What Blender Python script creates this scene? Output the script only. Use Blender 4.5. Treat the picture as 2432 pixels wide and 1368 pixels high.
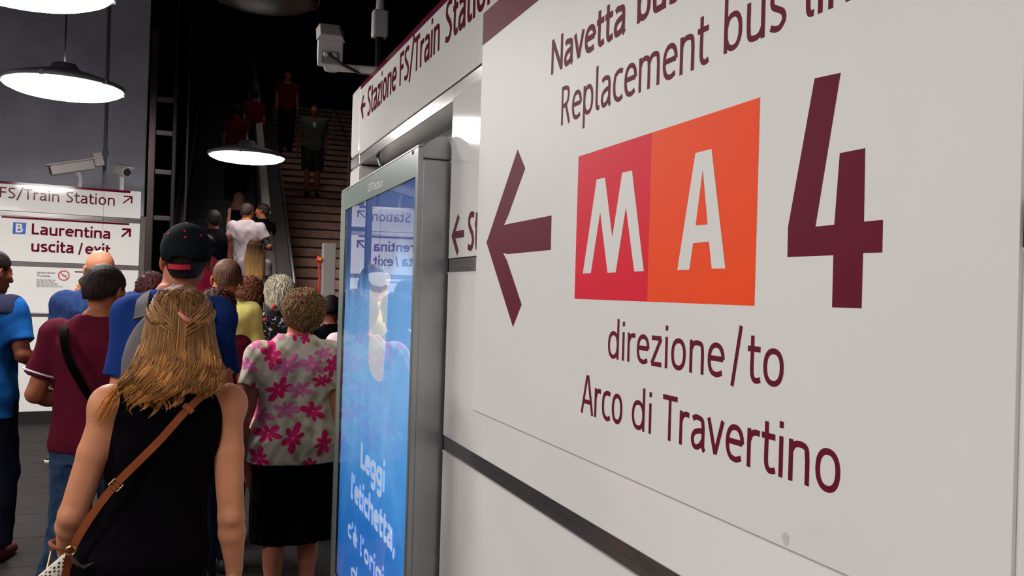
import bpy, math, random
import numpy as np
from mathutils import Vector, Matrix

for o in list(bpy.data.objects): bpy.data.objects.remove(o)
SC = bpy.context.scene
COL = SC.collection
random.seed(7); RNG = np.random.default_rng(7)

# ------------------------------------------------------------------ camera
YAW, PIT, ROL, FPX = 0.366239, 0.006113687, 0.029385978, 2000.0
EYE = np.array([0, 0, 1.62])
def cam_axes():
    f = np.array([math.sin(YAW)*math.cos(PIT), math.cos(YAW)*math.cos(PIT), math.sin(PIT)])
    rt = np.array([math.cos(YAW), -math.sin(YAW), 0]); up = np.cross(rt, f)
    return rt*math.cos(ROL)+up*math.sin(ROL), -rt*math.sin(ROL)+up*math.cos(ROL), f
CA, CB, CC = cam_axes()
cd = bpy.data.cameras.new('camera'); cam = bpy.data.objects.new('camera', cd); COL.objects.link(cam)
cd.sensor_width = 36; cd.lens = 36*FPX/2432; cd.clip_start = .05; cd.clip_end = 200
cam.matrix_world = Matrix(((CA[0], CB[0], -CC[0], EYE[0]), (CA[1], CB[1], -CC[1], EYE[1]),
                           (CA[2], CB[2], -CC[2], EYE[2]), (0, 0, 0, 1)))
SC.camera = cam

# ------------------------------------------------------------------ world, exposure
w = bpy.data.worlds.new('world'); SC.world = w; w.use_nodes = True
w.node_tree.nodes['Background'].inputs[0].default_value = (.30, .30, .42, 1)
w.node_tree.nodes['Background'].inputs[1].default_value = 0.10
SC.view_settings.view_transform = 'Standard'; SC.view_settings.look = 'None'
SC.view_settings.gamma = 1; SC.view_settings.use_curve_mapping = False
SC.view_settings.exposure = 0.09
LAMP_W = 26.0
LW = (60, 13, 44, 26, 10, 55, 45, 3, 42)   # emission of the lit lamps: crowd, stairs, top left, then added unseen fill: overhead, behind, left row, upper stairs
LAMP_COL = (1.0, .95, .93)
SC.cycles.max_bounces = 8; SC.cycles.caustics_reflective = False; SC.cycles.caustics_refractive = False
SC.cycles.sample_clamp_indirect = 4

# ------------------------------------------------------------------ helpers: picking real positions
def ray(x, y): return CA*(x-1216)/FPX - CB*(y-684)/FPX + CC
def at(x, y, D): return EYE + ray(x, y)*D
class Frame:
    """vertical wall plane: s runs to the right as seen by a viewer in front of it, z up, off towards the viewer"""
    def __init__(s, O, th=None, u=None):
        s.O = np.array(O, float); s.O[2] = 0
        s.u = np.array(u, float) if u is not None else np.array([math.cos(th), math.sin(th), 0])
        s.n = np.array([s.u[1], -s.u[0], 0.])
    def P(s, a, z, off=0.): return s.O + s.u*a + s.n*off + np.array([0, 0, z])
    def pick(s, x, y, off=0.):
        v = ray(x, y); q = s.O + s.n*off
        p = EYE + v*(((q-EYE)@s.n)/(v@s.n)); d = p-s.O
        return float(d@s.u), float(p[2])

# ------------------------------------------------------------------ helpers: materials
def mat(name, col, rough=.6, metal=0., spec=.5, noise=0., nscale=8., bump=0., bscale=60., emis=None, estr=0.,
        trans=0., ior=1.45, coat=0., stretch=None, col2=None, sss=0., sheen=0.):
    m = bpy.data.materials.new(name); m.use_nodes = True; nt = m.node_tree; b = nt.nodes['Principled BSDF']
    b.inputs['Base Color'].default_value = (*col, 1); b.inputs['Roughness'].default_value = rough
    b.inputs['Metallic'].default_value = metal; b.inputs['Specular IOR Level'].default_value = spec
    b.inputs['IOR'].default_value = ior; b.inputs['Transmission Weight'].default_value = trans
    b.inputs['Coat Weight'].default_value = coat
    b.inputs['Sheen Weight'].default_value = sheen
    if sss: b.inputs['Subsurface Weight'].default_value = sss; b.inputs['Subsurface Radius'].default_value = (.02, .008, .004); b.inputs['Subsurface Scale'].default_value = .5
    if emis: b.inputs['Emission Color'].default_value = (*emis, 1); b.inputs['Emission Strength'].default_value = estr
    if noise or bump or col2:
        tc = nt.nodes.new('ShaderNodeTexCoord'); src = tc.outputs['Object']
        if stretch:
            mp = nt.nodes.new('ShaderNodeMapping'); mp.inputs['Scale'].default_value = stretch
            nt.links.new(src, mp.inputs[0]); src = mp.outputs[0]
    if noise or col2:
        n = nt.nodes.new('ShaderNodeTexNoise'); n.inputs['Scale'].default_value = nscale; n.inputs['Detail'].default_value = 5
        r = nt.nodes.new('ShaderNodeValToRGB'); a = 1-noise
        c2 = col2 if col2 else tuple(c*a for c in col)
        r.color_ramp.elements[0].color = (*c2, 1); r.color_ramp.elements[1].color = (*col, 1)
        r.color_ramp.elements[0].position = .35; r.color_ramp.elements[1].position = .62
        nt.links.new(src, n.inputs['Vector']); nt.links.new(n.outputs[0], r.inputs[0]); nt.links.new(r.outputs[0], b.inputs['Base Color'])
    if bump:
        n = nt.nodes.new('ShaderNodeTexNoise'); n.inputs['Scale'].default_value = bscale; n.inputs['Detail'].default_value = 4
        bp = nt.nodes.new('ShaderNodeBump'); bp.inputs['Strength'].default_value = bump; bp.inputs['Distance'].default_value = .01
        nt.links.new(src, n.inputs['Vector']); nt.links.new(n.outputs[0], bp.inputs['Height']); nt.links.new(bp.outputs[0], b.inputs['Normal'])
    return m
def srgb(r, g, b):
    f = lambda c: (c/255/12.92) if c <= 10 else ((c/255+.055)/1.055)**2.4
    return (f(r), f(g), f(b))

# ------------------------------------------------------------------ helpers: objects
WORG = {}
def empty(name, loc, label=None, cat=None, group=None, kind=None, parent=None):
    o = bpy.data.objects.new(name, None); COL.objects.link(o); loc = np.array(loc, float)
    po = WORG.get(parent.name, np.zeros(3)) if parent else np.zeros(3)
    if parent: o.parent = parent
    o.location = loc-po; WORG[o.name] = loc; o.empty_display_size = .05
    return tag(o, label, cat, group, kind)
def tag(o, label=None, cat=None, group=None, kind=None):
    if label: o['label'] = label
    if cat: o['category'] = cat
    if group: o['group'] = group
    if kind: o['kind'] = kind
    return o
def mk(name, V, F, m, parent=None, smooth=False, org=None, attr=None):
    V = np.asarray(V, float).reshape(-1, 3)
    po = WORG.get(parent.name, np.zeros(3)) if parent else np.zeros(3)
    if org is None: org = po if parent else np.array([V[:, 0].mean(), V[:, 1].mean(), V[:, 2].min()])
    org = np.array(org, float)
    me = bpy.data.meshes.new(name)
    Vl = V-org
    if isinstance(F, np.ndarray):
        nf, k = F.shape
        me.vertices.add(len(Vl)); me.vertices.foreach_set('co', Vl.astype(np.float32).ravel())
        me.loops.add(nf*k); me.loops.foreach_set('vertex_index', F.astype(np.int32).ravel())
        me.polygons.add(nf); me.polygons.foreach_set('loop_start', np.arange(0, nf*k, k, dtype=np.int32))
        me.update(calc_edges=True); me.validate()
    else:
        me.from_pydata(Vl.tolist(), [], F); me.update()
    if smooth: me.polygons.foreach_set('use_smooth', np.ones(len(me.polygons), bool))
    if m: me.materials.append(m)
    if attr is not None:
        for an, arr in attr.items():
            a = me.color_attributes.new(an, 'FLOAT_COLOR', 'POINT'); a.data.foreach_set('color', np.asarray(arr, np.float32).ravel())
    o = bpy.data.objects.new(name, me); COL.objects.link(o)
    if parent: o.parent = parent
    o.location = org-po; WORG[o.name] = org
    return o
class MB:
    def __init__(s): s.V = []; s.F = []
    def add(s, V, F):
        n = len(s.V); s.V += [tuple(map(float, v)) for v in V]; s.F += [tuple(i+n for i in f) for f in F]; return s
    def box(s, lo, hi, fr=None, c=0.0):
        x0, y0, z0 = lo; x1, y1, z1 = hi
        V = [(x0, y0, z0), (x1, y0, z0), (x1, y1, z0), (x0, y1, z0), (x0, y0, z1), (x1, y0, z1), (x1, y1, z1), (x0, y1, z1)]
        if fr: V = [fr.P(a, z, off) for (a, off, z) in V]       # (s, off, z)
        F = [(0, 3, 2, 1), (4, 5, 6, 7), (0, 1, 5, 4), (1, 2, 6, 5), (2, 3, 7, 6), (3, 0, 4, 7)]
        if fr: F = [f[::-1] for f in F]
        return s.add(V, F)
    def tube(s, pts, r, n=8, cap=True):
        pts = [np.array(p, float) for p in pts]; rs = r if hasattr(r, '__len__') else [r]*len(pts)
        V = []; F = []; prev = None
        for i, p in enumerate(pts):
            t = pts[min(i+1, len(pts)-1)]-pts[max(i-1, 0)]; t = t/(np.linalg.norm(t)+1e-12)
            if prev is None:
                a = np.array([0, 0, 1.]) if abs(t[2]) < .9 else np.array([1., 0, 0])
                u = np.cross(t, a)
            else: u = prev-t*(prev@t)
            u = u/(np.linalg.norm(u)+1e-12); prev = u; v = np.cross(t, u)
            for k in range(n):
                a = 2*math.pi*k/n; V.append(p+(u*math.cos(a)+v*math.sin(a))*rs[i])
        for i in range(len(pts)-1):
            for k in range(n):
                F.append((i*n+k, i*n+(k+1) % n, (i+1)*n+(k+1) % n, (i+1)*n+k))
        if cap: F.append(tuple(range(n))[::-1]); F.append(tuple((len(pts)-1)*n+k for k in range(n)))
        return s.add(V, F)
    def lathe(s, prof, c, n=32, axis=None):
        """prof: list of (r, h) along axis (default z) from centre c"""
        c = np.array(c, float); ax = np.array(axis if axis is not None else (0, 0, 1.), float); ax /= np.linalg.norm(ax)
        a = np.array([1., 0, 0]) if abs(ax[0]) < .9 else np.array([0, 1., 0])
        u = np.cross(ax, a); u /= np.linalg.norm(u); v = np.cross(ax, u); V = []; F = []
        for (r, h) in prof:
            for k in range(n):
                t = 2*math.pi*k/n; V.append(c+ax*h+(u*math.cos(t)+v*math.sin(t))*r)
        for i in range(len(prof)-1):
            for k in range(n): F.append((i*n+k, i*n+(k+1) % n, (i+1)*n+(k+1) % n, (i+1)*n+k))
        return s.add(V, F)
    def prism(s, poly, fr, off0, off1):
        """poly: (s, z) outline on a wall frame, between two offsets"""
        n = len(poly); V = [fr.P(a, z, off1) for a, z in poly]+[fr.P(a, z, off0) for a, z in poly]
        F = [tuple(range(n)), tuple(range(2*n-1, n-1, -1))]+[(i, i+n, (i+1) % n+n, (i+1) % n) for i in range(n)]
        return s.add(V, F)
    def flat(s, poly, fr, off):
        return s.add([fr.P(a, z, off) for a, z in poly], [tuple(range(len(poly)))])
    def build(s, name, m, parent=None, smooth=False, bevel=0, **k):
        o = mk(name, s.V, s.F, m, parent, smooth, **k)
        if bevel:
            b = o.modifiers.new('bevel', 'BEVEL'); b.width = bevel; b.segments = 2; b.limit_method = 'ANGLE'
        return o

# ------------------------------------------------------------------ lettering: a stroke alphabet in the signs' humanist style
def spl(pts, closed=False, m=6):
    P = [np.array(p, float) for p in pts]; n = len(P); out = []
    rng = range(n if closed else n-1)
    for i in rng:
        p0 = P[(i-1) % n] if closed or i > 0 else 2*P[0]-P[1]
        p1 = P[i]; p2 = P[(i+1) % n]
        p3 = P[(i+2) % n] if closed or i+2 < n else 2*P[-1]-P[-2]
        for k in range(m):
            t = k/m; out.append(.5*((2*p1)+(-p0+p2)*t+(2*p0-5*p1+4*p2-p3)*t*t+(-p0+3*p1-3*p2+p3)*t**3))
    if not closed: out.append(P[-1])
    return out
def ov(cx, cy, rx, ry, a0=0, a1=360, n=26):
    full = abs(a1-a0) >= 360; k = n if full else n+1; out = []
    for i in range(k):
        a = math.radians(a0+(a1-a0)*i/n); c, s_ = math.cos(a), math.sin(a)
        out.append(np.array([cx+rx*math.copysign(abs(c)**.88, c), cy+ry*math.copysign(abs(s_)**.88, s_)]))
    return out
L = lambda *p: ([np.array(q, float) for q in p], False)
C = lambda p: (p, True)
O = lambda p: (p, False)
XH, CAP, ASC = .50, .68, .72
def glyphs(b):           # b = half stroke
    x, t = XH-b, b       # centre lines of the curved top and bottom
    hm = XH/2
    G = {}
    bowl = lambda cx: C(ov(cx, hm, .155, hm-b))
    G['o'] = (.50, [C(ov(.25, hm, .165, hm-b))])
    G['n'] = (.48, [L((.09, 0), (.09, XH)), O(spl([(.09, .36), (.15, .44), (.25, x), (.36, .43), (.385, .30)])), L((.385, .31), (.385, 0))])
    G['m'] = (.74, [L((.09, 0), (.09, XH)), O(spl([(.09, .36), (.15, .44), (.24, x), (.34, .43), (.365, .30)])), L((.365, .31), (.365, 0)),
                    O(spl([(.365, .36), (.43, .44), (.52, x), (.62, .43), (.645, .30)])), L((.645, .31), (.645, 0))])
    G['u'] = (.48, [L((.385, 0), (.385, XH)), O(spl([(.385, .14), (.32, .06), (.22, t), (.115, .07), (.09, .20)])), L((.09, .19), (.09, XH))])
    G['r'] = (.33, [L((.09, 0), (.09, XH)), O(spl([(.09, .34), (.14, .43), (.22, x), (.31, x-.005)]))])
    G['i'] = (.19, [L((.095, 0), (.095, XH)), L((.095, .60), (.095, .60+2.1*b))])
    G['l'] = (.22, [O(spl([(.09, ASC), (.09, .4), (.09, .14), (.12, .05), (.20, t)]))])
    G['t'] = (.31, [O(spl([(.12, .64), (.12, .4), (.12, .14), (.16, .055), (.22, t), (.30, t+.02)])), L((.02, XH-b), (.29, XH-b))])
    G['e'] = (.46, [O(spl([(.075, .275), (.385, .275), (.385, .36), (.32, .445), (.235, x), (.13, .43), (.075, .27), (.09, .13), (.17, .055), (.27, t), (.385, .085)], m=5))])
    G['e'] = (.46, [L((.08, .268), (.405, .268)), O(ov(.24, hm, .165, hm-b, 2, 250, 22)+spl([(.184, t+.012), (.27, t), (.385, .075)])[1:])])
    G['c'] = (.40, [O(spl([(.37, .445), (.30, .465 if b < .06 else x), (.22, x), (.115, .41), (.08, .25), (.115, .10), (.22, t), (.30, t), (.375, .07)]))])
    G['a'] = (.44, [O(spl([(.075, .43), (.14, .46), (.22, x), (.32, .43), (.345, .33)])), L((.345, .34), (.345, .10)), O(spl([(.345, .12), (.35, .05), (.385, .005)])),
                    O(spl([(.345, .285), (.23, .275), (.12, .235), (.075, .145), (.11, .06), (.18, t), (.27, .075), (.345, .16)]))])
    G['d'] = (.50, [L((.40, 0), (.40, ASC)), C(ov(.235, hm, .16, hm-b))])
    G['b'] = (.50, [L((.09, 0), (.09, ASC)), C(ov(.255, hm, .16, hm-b))])
    G['p'] = (.50, [L((.09, -.20), (.09, XH)), C(ov(.255, hm, .16, hm-b))])
    G['g'] = (.50, [O(spl([(.40, XH), (.40, .2), (.40, -.02), (.37, -.13), (.27, -.165), (.12, -.14)])), C(ov(.235, hm+.01, .16, hm-b-.01))])
    G['h'] = (.48, [L((.09, 0), (.09, ASC)), O(spl([(.09, .36), (.15, .44), (.25, x), (.36, .43), (.385, .30)])), L((.385, .31), (.385, 0))])
    G['s'] = (.38, [O(spl([(.32, .445), (.25, x), (.17, x), (.085, .41), (.095, .315), (.19, .26), (.29, .20), (.31, .11), (.23, t), (.14, t), (.055, .07)]))])
    G['v'] = (.42, [L((.04, XH), (.21, b*.6)), L((.38, XH), (.21, b*.6))])
    G['x'] = (.42, [L((.05, XH), (.37, 0)), L((.37, XH), (.05, 0))])
    G['z'] = (.40, [L((.05, x), (.34, x)), L((.335, x), (.06, b)), L((.05, b), (.36, b))])
    G['N'] = (.60, [L((.09, 0), (.09, CAP)), L((.51, 0), (.51, CAP)), L((.10, CAP-.04), (.50, .04))])
    G['R'] = (.50, [L((.09, 0), (.09, CAP)), O([np.array((.09, CAP-b))]+spl([(.22, CAP-b), (.34, CAP-.08), (.365, .50), (.32, .39), (.22, .335)])+[np.array((.09, .335))]), L((.25, .34), (.42, 0))])
    G['P'] = (.48, G['R'][1][:2])
    G['F'] = (.42, [L((.09, 0), (.09, CAP)), L((.09, CAP-b), (.39, CAP-b)), L((.09, .36), (.36, .36))])
    G['L'] = (.42, [L((.09, 0), (.09, CAP)), L((.09, b), (.40, b))])
    G['I'] = (.20, [L((.10, 0), (.10, CAP))])
    G['T'] = (.46, [L((.23, 0), (.23, CAP)), L((.02, CAP-b), (.44, CAP-b))])
    G['A'] = (.56, [L((.04, 0), (.26, CAP)), L((.52, 0), (.30, CAP)), L((.13, .22), (.43, .22)), L((.235, CAP-.03), (.325, CAP-.03))])
    G['S'] = (.46, [O(spl([(.39, CAP-b-.03), (.31, CAP-b), (.22, CAP-b), (.11, .585), (.10, .47), (.20, .375), (.31, .29), (.37, .18), (.30, .07), (.18, b), (.06, b+.035)]))])
    G['G'] = (.58, [O(spl([(.48, CAP-b-.03), (.33, CAP-b), (.15, .58), (.09, .34), (.15, .12), (.32, b), (.48, b+.04)])), L((.48, b+.02), (.48, .34)), L((.33, .33), (.50, .33))])
    G['D'] = (.56, [L((.09, 0), (.09, CAP)), O([np.array((.09, CAP-b))]+spl([(.24, CAP-b), (.42, .56), (.475, .34), (.42, .12), (.24, b)])+[np.array((.09, b))])])
    G['B'] = (.50, [L((.09, 0), (.09, CAP)), O([np.array((.09, CAP-b))]+spl([(.24, CAP-b), (.355, .59), (.35, .45), (.25, .375)])+[np.array((.09, .375))]),
                    O([np.array((.09, .375))]+spl([(.26, .375), (.395, .30), (.395, .12), (.27, b)])+[np.array((.09, b))])])
    G['E'] = (.44, [L((.09, 0), (.09, CAP)), L((.09, CAP-b), (.40, CAP-b)), L((.09, .36), (.37, .36)), L((.09, b), (.41, b))])
    G['/'] = (.36, [L((.03, -.10), (.33, .76))])
    G["'"] = (.16, [L((.08, .50), (.09, .72))])
    G[','] = (.18, [L((.05, -.12), (.11, .10))])
    G['\u00e8'] = (.46, G['e'][1]+[L((.29, .56), (.17, .70))])
    G[' '] = (.24, [])
    return G
def ribbon(mb, pts, closed, hw, tr):
    P = np.array(pts); n = len(P)
    if closed: T = np.roll(P, -1, 0)-np.roll(P, 1, 0)
    else:
        T = np.zeros_like(P); T[1:-1] = P[2:]-P[:-2]; T[0] = P[1]-P[0]; T[-1] = P[-1]-P[-2]
    T /= np.linalg.norm(T, axis=1)[:, None]+1e-12
    N = np.stack([-T[:, 1], T[:, 0]], 1)
    a = P+N*hw; b = P-N*hw
    V = [tr(*q) for q in a]+[tr(*q) for q in b]
    F = []
    for i in range(n if closed else n-1):
        j = (i+1) % n; F.append((i, n+i, n+j, j))
    mb.add(V, F)
def lettering(name, text, fr, s0, s1, zb, zt, m, parent, off=.001, weight=.085, htop=CAP, track=0., only=None, zslope=0.):
    """text between s0 and s1 on the wall frame, baseline zb, the height htop of the alphabet reaching zt; zslope: baseline drift per metre"""
    G = glyphs(weight/2); items = []; x = 0; lo = 1e9; hi = -1e9
    for ch in text:
        adv, st = G[ch]
        for pts, cl in st:
            q = [np.array([p[0]+x, p[1]]) for p in pts]; items.append((q, cl))
            lo = min(lo, min(p[0] for p in q)); hi = max(hi, max(p[0] for p in q))
        x += adv+track
    kz = (zt-zb)/htop; hw = weight/2*kz
    kx = (s1-s0-2*hw*.85)/max(hi-lo, 1e-6) if hi-lo > 1e-6 else kz
    mb = MB()
    for qi, (q, cl) in enumerate(items):
        pts = [np.array([s0+hw*.85+(p[0]-lo)*kx, zb+p[1]*kz]) for p in q]
        ribbon(mb, pts, cl, hw, lambda a, z: fr.P(a, z+zslope*(a-s0), off+(.00005 if abs(fr.u[1]) > .9 else .0002)*(qi % 5)))
    return mb.build(name, m, parent)
def poly_print(name, px_pts, fr, off, m, parent):
    return MB().flat([fr.pick(*p, off) for p in px_pts][::-1], fr, off).build(name, m, parent)

# ------------------------------------------------------------------ materials of the station
M = {}
M['panel'] = mat('white_enamel', srgb(242, 240, 234), rough=.065, spec=.5, noise=.03, nscale=3)
M['board'] = mat('sign_vinyl', srgb(234, 232, 226), rough=.5, spec=.35, noise=.035, nscale=2.2, bump=.02, bscale=4)
M['burg'] = mat('burgundy_print', srgb(106, 20, 44), rough=.6, spec=.15)
M['burg2'] = mat('burgundy_enamel', srgb(104, 8, 40), rough=.08, spec=.4)
M['crimson'] = mat('crimson_print', srgb(232, 24, 52), rough=.55, spec=.2)
M['orange'] = mat('orange_print', srgb(255, 80, 26), rough=.55, spec=.2)
M['steel'] = mat('brushed_steel', (.40, .375, .36), rough=.18, metal=.85, noise=.25, nscale=5, stretch=(1, 1, 30))
M['alu'] = mat('anodised_aluminium', (.46, .46, .48), rough=.36, metal=.85, noise=.15, nscale=8)
M['dark'] = mat('dark_gap', (.03, .03, .035), rough=.8)
M['border'] = mat('grey_green_border', srgb(120, 138, 128), rough=.3)
M['blue'] = mat('sign_blue', srgb(40, 92, 175), rough=.3)
M['wht'] = mat('white_print', srgb(228, 226, 224), rough=.35)
M['grey_print'] = mat('grey_print', srgb(150, 145, 150), rough=.4)
M['red_print'] = mat('red_print', srgb(200, 60, 70), rough=.4)
M['black_pl'] = mat('black_plaster', (.030, .030, .036), rough=.95, spec=.1, noise=.3, nscale=2)  # near-black plaster for the ceiling and outer walls
M['far'] = mat('glow_pale_plaster', (.80, .80, .90), rough=.95, spec=.1, noise=.2, nscale=1.5)  # glow around the lamp put into the colour: pale bluish hall plaster
M['floor'] = mat('worn_stone', srgb(42, 38, 36), rough=.75, spec=.2, noise=.25, nscale=3, bump=.05, bscale=30)
M['joint'] = mat('stone_joint', srgb(34, 31, 30), rough=.9)
M['cam'] = mat('camera_paint', srgb(196, 190, 186), rough=.45)
M['cable'] = mat('black_rubber', (.012, .012, .013), rough=.6)
M['stone'] = mat('stair_stone', srgb(214, 168, 146), rough=.7, noise=.25, nscale=6)
M['nosing'] = mat('stair_nosing', srgb(52, 42, 42), rough=.8)
M['rail'] = mat('rail_steel', (.45, .43, .42), rough=.35, metal=1)

# ------------------------------------------------------------------ right wall
FR = Frame((.77, 0, 0), u=(0, -1, 0))
EMP = {}
def lin(p, q):
    (s0, z0), (s1, z1) = FR.pick(*p), FR.pick(*q)
    return lambda s: z0+(z1-z0)*(min(s, -2.3)-s0)/(s1-s0)
z_top = lin((1050, 0), (855, 205)); z_row = lin((1081, 194), (853, 364))
z_sil = lin((1081, 197), (853, 367)); z_sib = lin((1081, 235), (853, 389))
wr = MB().box((-4.42, -.24, 0), (3.2, -.13, 2.62), FR).build('wall_right', M['panel'])
tag(wr, 'white enamel panel wall carrying the large sign', kind='structure')
G_ = .003
cols = [(-2.585, -.575), (-.575, 1.40), (1.40, 3.2)]
rows = [(.05, .575), (.62, 1.113), (1.162, 1.679), (1.724, 2.236)]
for a, b in cols:
    for c, d in rows:
        MB().box((a+G_, -.13, c), (b-G_, 0, d), FR).build('panel', M['panel'], wr, bevel=.002)
def quad(a, b, f0, f1, o0=-.13, o1=0.):
    mb = MB(); mb.prism([(a, f0(a)), (b, f0(b)), (b, f1(b)), (a, f1(a))], FR, o0, o1); return mb
tops = [(-4.19, -2.585), (-2.585, -.575), (-.575, 1.40), (1.40, 3.2)]
for a, b in tops:
    quad(a+.002, b-.002, z_row, z_top).build('panel', M['panel'], wr, bevel=.002)
    quad(a+.002, b-.002, lambda s: z_top(s)-.022, lambda s: z_top(s)+.001, 0, .0015).build('burgundy_strip', M['burg2'], wr)
    quad(a+.001, b-.001, z_sib, z_sil, -.13, -.004).build('steel_trim', M['steel'], wr, bevel=.002)
    quad(a+.001, b-.001, lambda s: z_sil(s)-.001, lambda s: z_sil(s)+.003, -.1, .001).build('trim_lip', M['panel'], wr)
for a, b in cols:
    for z0, z1 in ((.575, .62), (1.113, 1.162), (1.679, 1.724)):
        MB().box((a, -.13, z0+.001), (b, -.004, z1-.001), FR).build('steel_trim', M['steel'], wr, bevel=.0015)
        MB().box((a, -.1, z0-.003), (b, .001, z0+.001), FR).build('trim_lip', M['panel'], wr)
# rounded end post of the wall
for z0, z1, m in ((0, 1.113, 'panel'), (1.162, 1.679, 'panel'), (1.724, z_sib(-4.3), 'panel'), (z_row(-4.3), z_top(-4.3)+.012, 'panel'), (z_sib(-4.3), z_row(-4.3), 'steel'), (1.679, 1.724, 'steel'), (1.113, 1.162, 'steel')):
    MB().box((-4.43, -.24, z0+.001), (-4.192, .0 if m == 'panel' else -.004, z1-.001), FR).build('end_panel' if m == 'panel' else 'steel_trim', M[m], wr, bevel=.018 if m == 'panel' else .002)
# wall lettering of the top row and of the row beside the poster box
lt = lambda *a: FR.pick(*a)
def arrow_left(px, off, name='printed_arrow', m='burg2', fr=FR, parent=wr): return poly_print(name, px, fr, off, M[m], parent)
c5 = lambda x, y: (830+x/4.561, y/4.56)
arrow_left([c5(120, 1172), c5(148, 1025), c5(155, 1045), c5(140, 1125), c5(170, 1105), c5(170, 1150), c5(140, 1172), c5(150, 1262), c5(142, 1300)], .0012)
def word(text, l, r, base, top, fr=FR, m='burg2', parent=wr, w=.085, ht=CAP, off=.0012, base2=None, track=0.):
    """l, r: pixel of left and right glyph extremes; base: pixel on the baseline near the left; top: pixel at height ht above it"""
    s0 = fr.pick(*l, off)[0]; s1 = fr.pick(*r, off)[0]
    sb, zb = fr.pick(*base, off); zt = fr.pick(*top, off)[1]; sl = 0.
    if base2: s2, z2 = fr.pick(*base2, off); sl = (z2-zb)/(s2-sb); zb = zb-(sb-s0)*sl
    return lettering('lettering', text, fr, s0, s1, zb, zt, M[m], parent, off, w, ht, track, zslope=sl)
word('Stazione', c5(190, 1250), c5(505, 900), c5(205, 1255), c5(215, 938), w=.095, base2=c5(440, 1028))
word('FS/Train', c5(540, 925), c5(970, 500), c5(545, 930), c5(565, 565), w=.095, base2=c5(955, 555))
word('Station', c5(1030, 470), (1178, 5), c5(1040, 480), c5(1065, 10), w=.095, base2=c5(1330, 210))
c4 = lambda x, y: (1040+x/5.7, 440+y/5.7)
arrow_left([c4(183, 690), c4(272, 385), c4(290, 435), c4(235, 625), c4(350, 603), c4(348, 700), c4(232, 718), c4(278, 885), c4(258, 955)], .0012)
word('St', c4(393, 870), c4(570, 600), c4(410, 890), c4(450, 355), w=.10)
word('azione', (1142, 590), (1330, 590), c4(410, 890), c4(450, 355), w=.10)

# ------------------------------------------------------------------ the large replacement-bus sign
sL, sR = -2.284, FR.pick(2421, 1000)[0]
zB, zT = 1.286, FR.pick(1150, 36)[1]
OFB = .006
sign = empty('direction_sign', FR.P((sL+sR)/2, zB, .003),
             'large white sign with red M and orange A squares on the right wall', 'sign')
MB().box((sL, .0005, zB), (sR, OFB, zT), FR).build('sign_board', M['board'], sign, bevel=.0008)
zst = FR.pick(1150, 110)[1]
MB().flat([(sL, zst), (sR, zst), (sR, zT), (sL, zT)], FR, OFB+.0003).build('top_stripe', M['burg'], sign)
OF = OFB+.00025
c3 = lambda x, y: (1120+x/2.5333, y/2.5333)
kw = dict(parent=sign, m='burg', off=OF)
word('Navetta', (1309, 178), (1486, 75), (1310, 178), (1334, 80.5), w=.106, **kw)
word('bus', (1513, 56), (1616, 0), (1515, 56.5), (1334, 80.5), w=.106, **kw)
word('linea', (1665, 0), (1900, 0), (1515, 56.5), (1334, 80.5), w=.106, **kw)
word('Replacement', (1332.5, 298), (1687, 100), (1335, 298), (1335.5, 207), w=.075, **kw)
word('bus', (1719, 126), (1868, 20), (1722, 128), (1335.5, 207), w=.075, **kw)
word('line', (1914, 30), (2095, 0), (1722, 128), (1335.5, 207), w=.075, **kw)
c2 = lambda x, y: (1100+x/2.048, 700+y/2.048)
word('direzione', c2(705, 250), c2(1271, 300), c2(745, 315), c2(752, 118), w=.077, ht=ASC, **kw)
word('/', c2(1300, 445), c2(1360, 145), c2(1309, 410), c2(1356, 165), w=.077, ht=ASC, **kw)
word('to', c2(1378, 240), c2(1558, 350), c2(1430, 434), c2(1404, 198), w=.077, ht=.64, **kw)
word('Arco', c2(572, 572), c2(774, 550), c2(574, 573), c2(603, 393), w=.077, **kw)
word('di', c2(821, 585), c2(914, 600), c2(865, 663), c2(880, 455), w=.077, ht=ASC, **kw)
word('Travertino', c2(967, 490), c2(1833, 850), c2(994, 708), c2(994, 487), w=.077, **kw)
ca = lambda x, y: (1130+x/3.04, 340+y/3.04)
poly_print('printed_arrow', [ca(77, 718), ca(302, 45), ca(357, 182), ca(235, 520), ca(203, 592), ca(240, 582), ca(547, 522), ca(541, 771), ca(230, 801), ca(197, 793), ca(226, 850), ca(331, 1165), ca(268, 1328)], FR, OF, M['burg'], sign)
cm = lambda x, y: (1360+x/3.42, 340+y/3.42)
s_l = (FR.pick(1380, 373)[0]+FR.pick(1371, 711)[0])/2; s_m = FR.pick(*cm(660, 200))[0]*.5+FR.pick(*cm(632, 1280))[0]*.5; s_r = (FR.pick(1813, 229)[0]+FR.pick(1801, 725)[0])/2
z_a, z_b = 1.612, 1.914
MB().flat([(s_l, z_a), (s_m, z_a), (s_m, z_b), (s_l, z_b)], FR, OF).build('red_square', M['crimson'], sign)
MB().flat([(s_m, z_a), (s_r, z_a), (s_r, z_b), (s_m, z_b)], FR, OF).build('orange_square', M['orange'], sign)
poly_print('letter', [cm(*p) for p in ((83, 1058), (195, 295), (263, 280), (322, 765), (402, 240), (482, 222), (578, 1040), (500, 1042), (433, 520), (350, 1050), (283, 1053), (224, 560), (148, 1056))], FR, OF+.0003, M['board'], sign)
poly_print('letter', [cm(*p) for p in ((850, 1030), (997, 80), (1128, 47), (1240, 1018), (1130, 1020), (1107, 800), (978, 812), (948, 1028))], FR, OF+.0003, M['board'], sign)
poly_print('letter_counter', [cm(*p) for p in ((998, 668), (1056, 215), (1094, 660))], FR, OF+.0006, M['orange'], sign)
cf = lambda x, y: (1840+x/2.28, 150+y/2.28)
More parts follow.
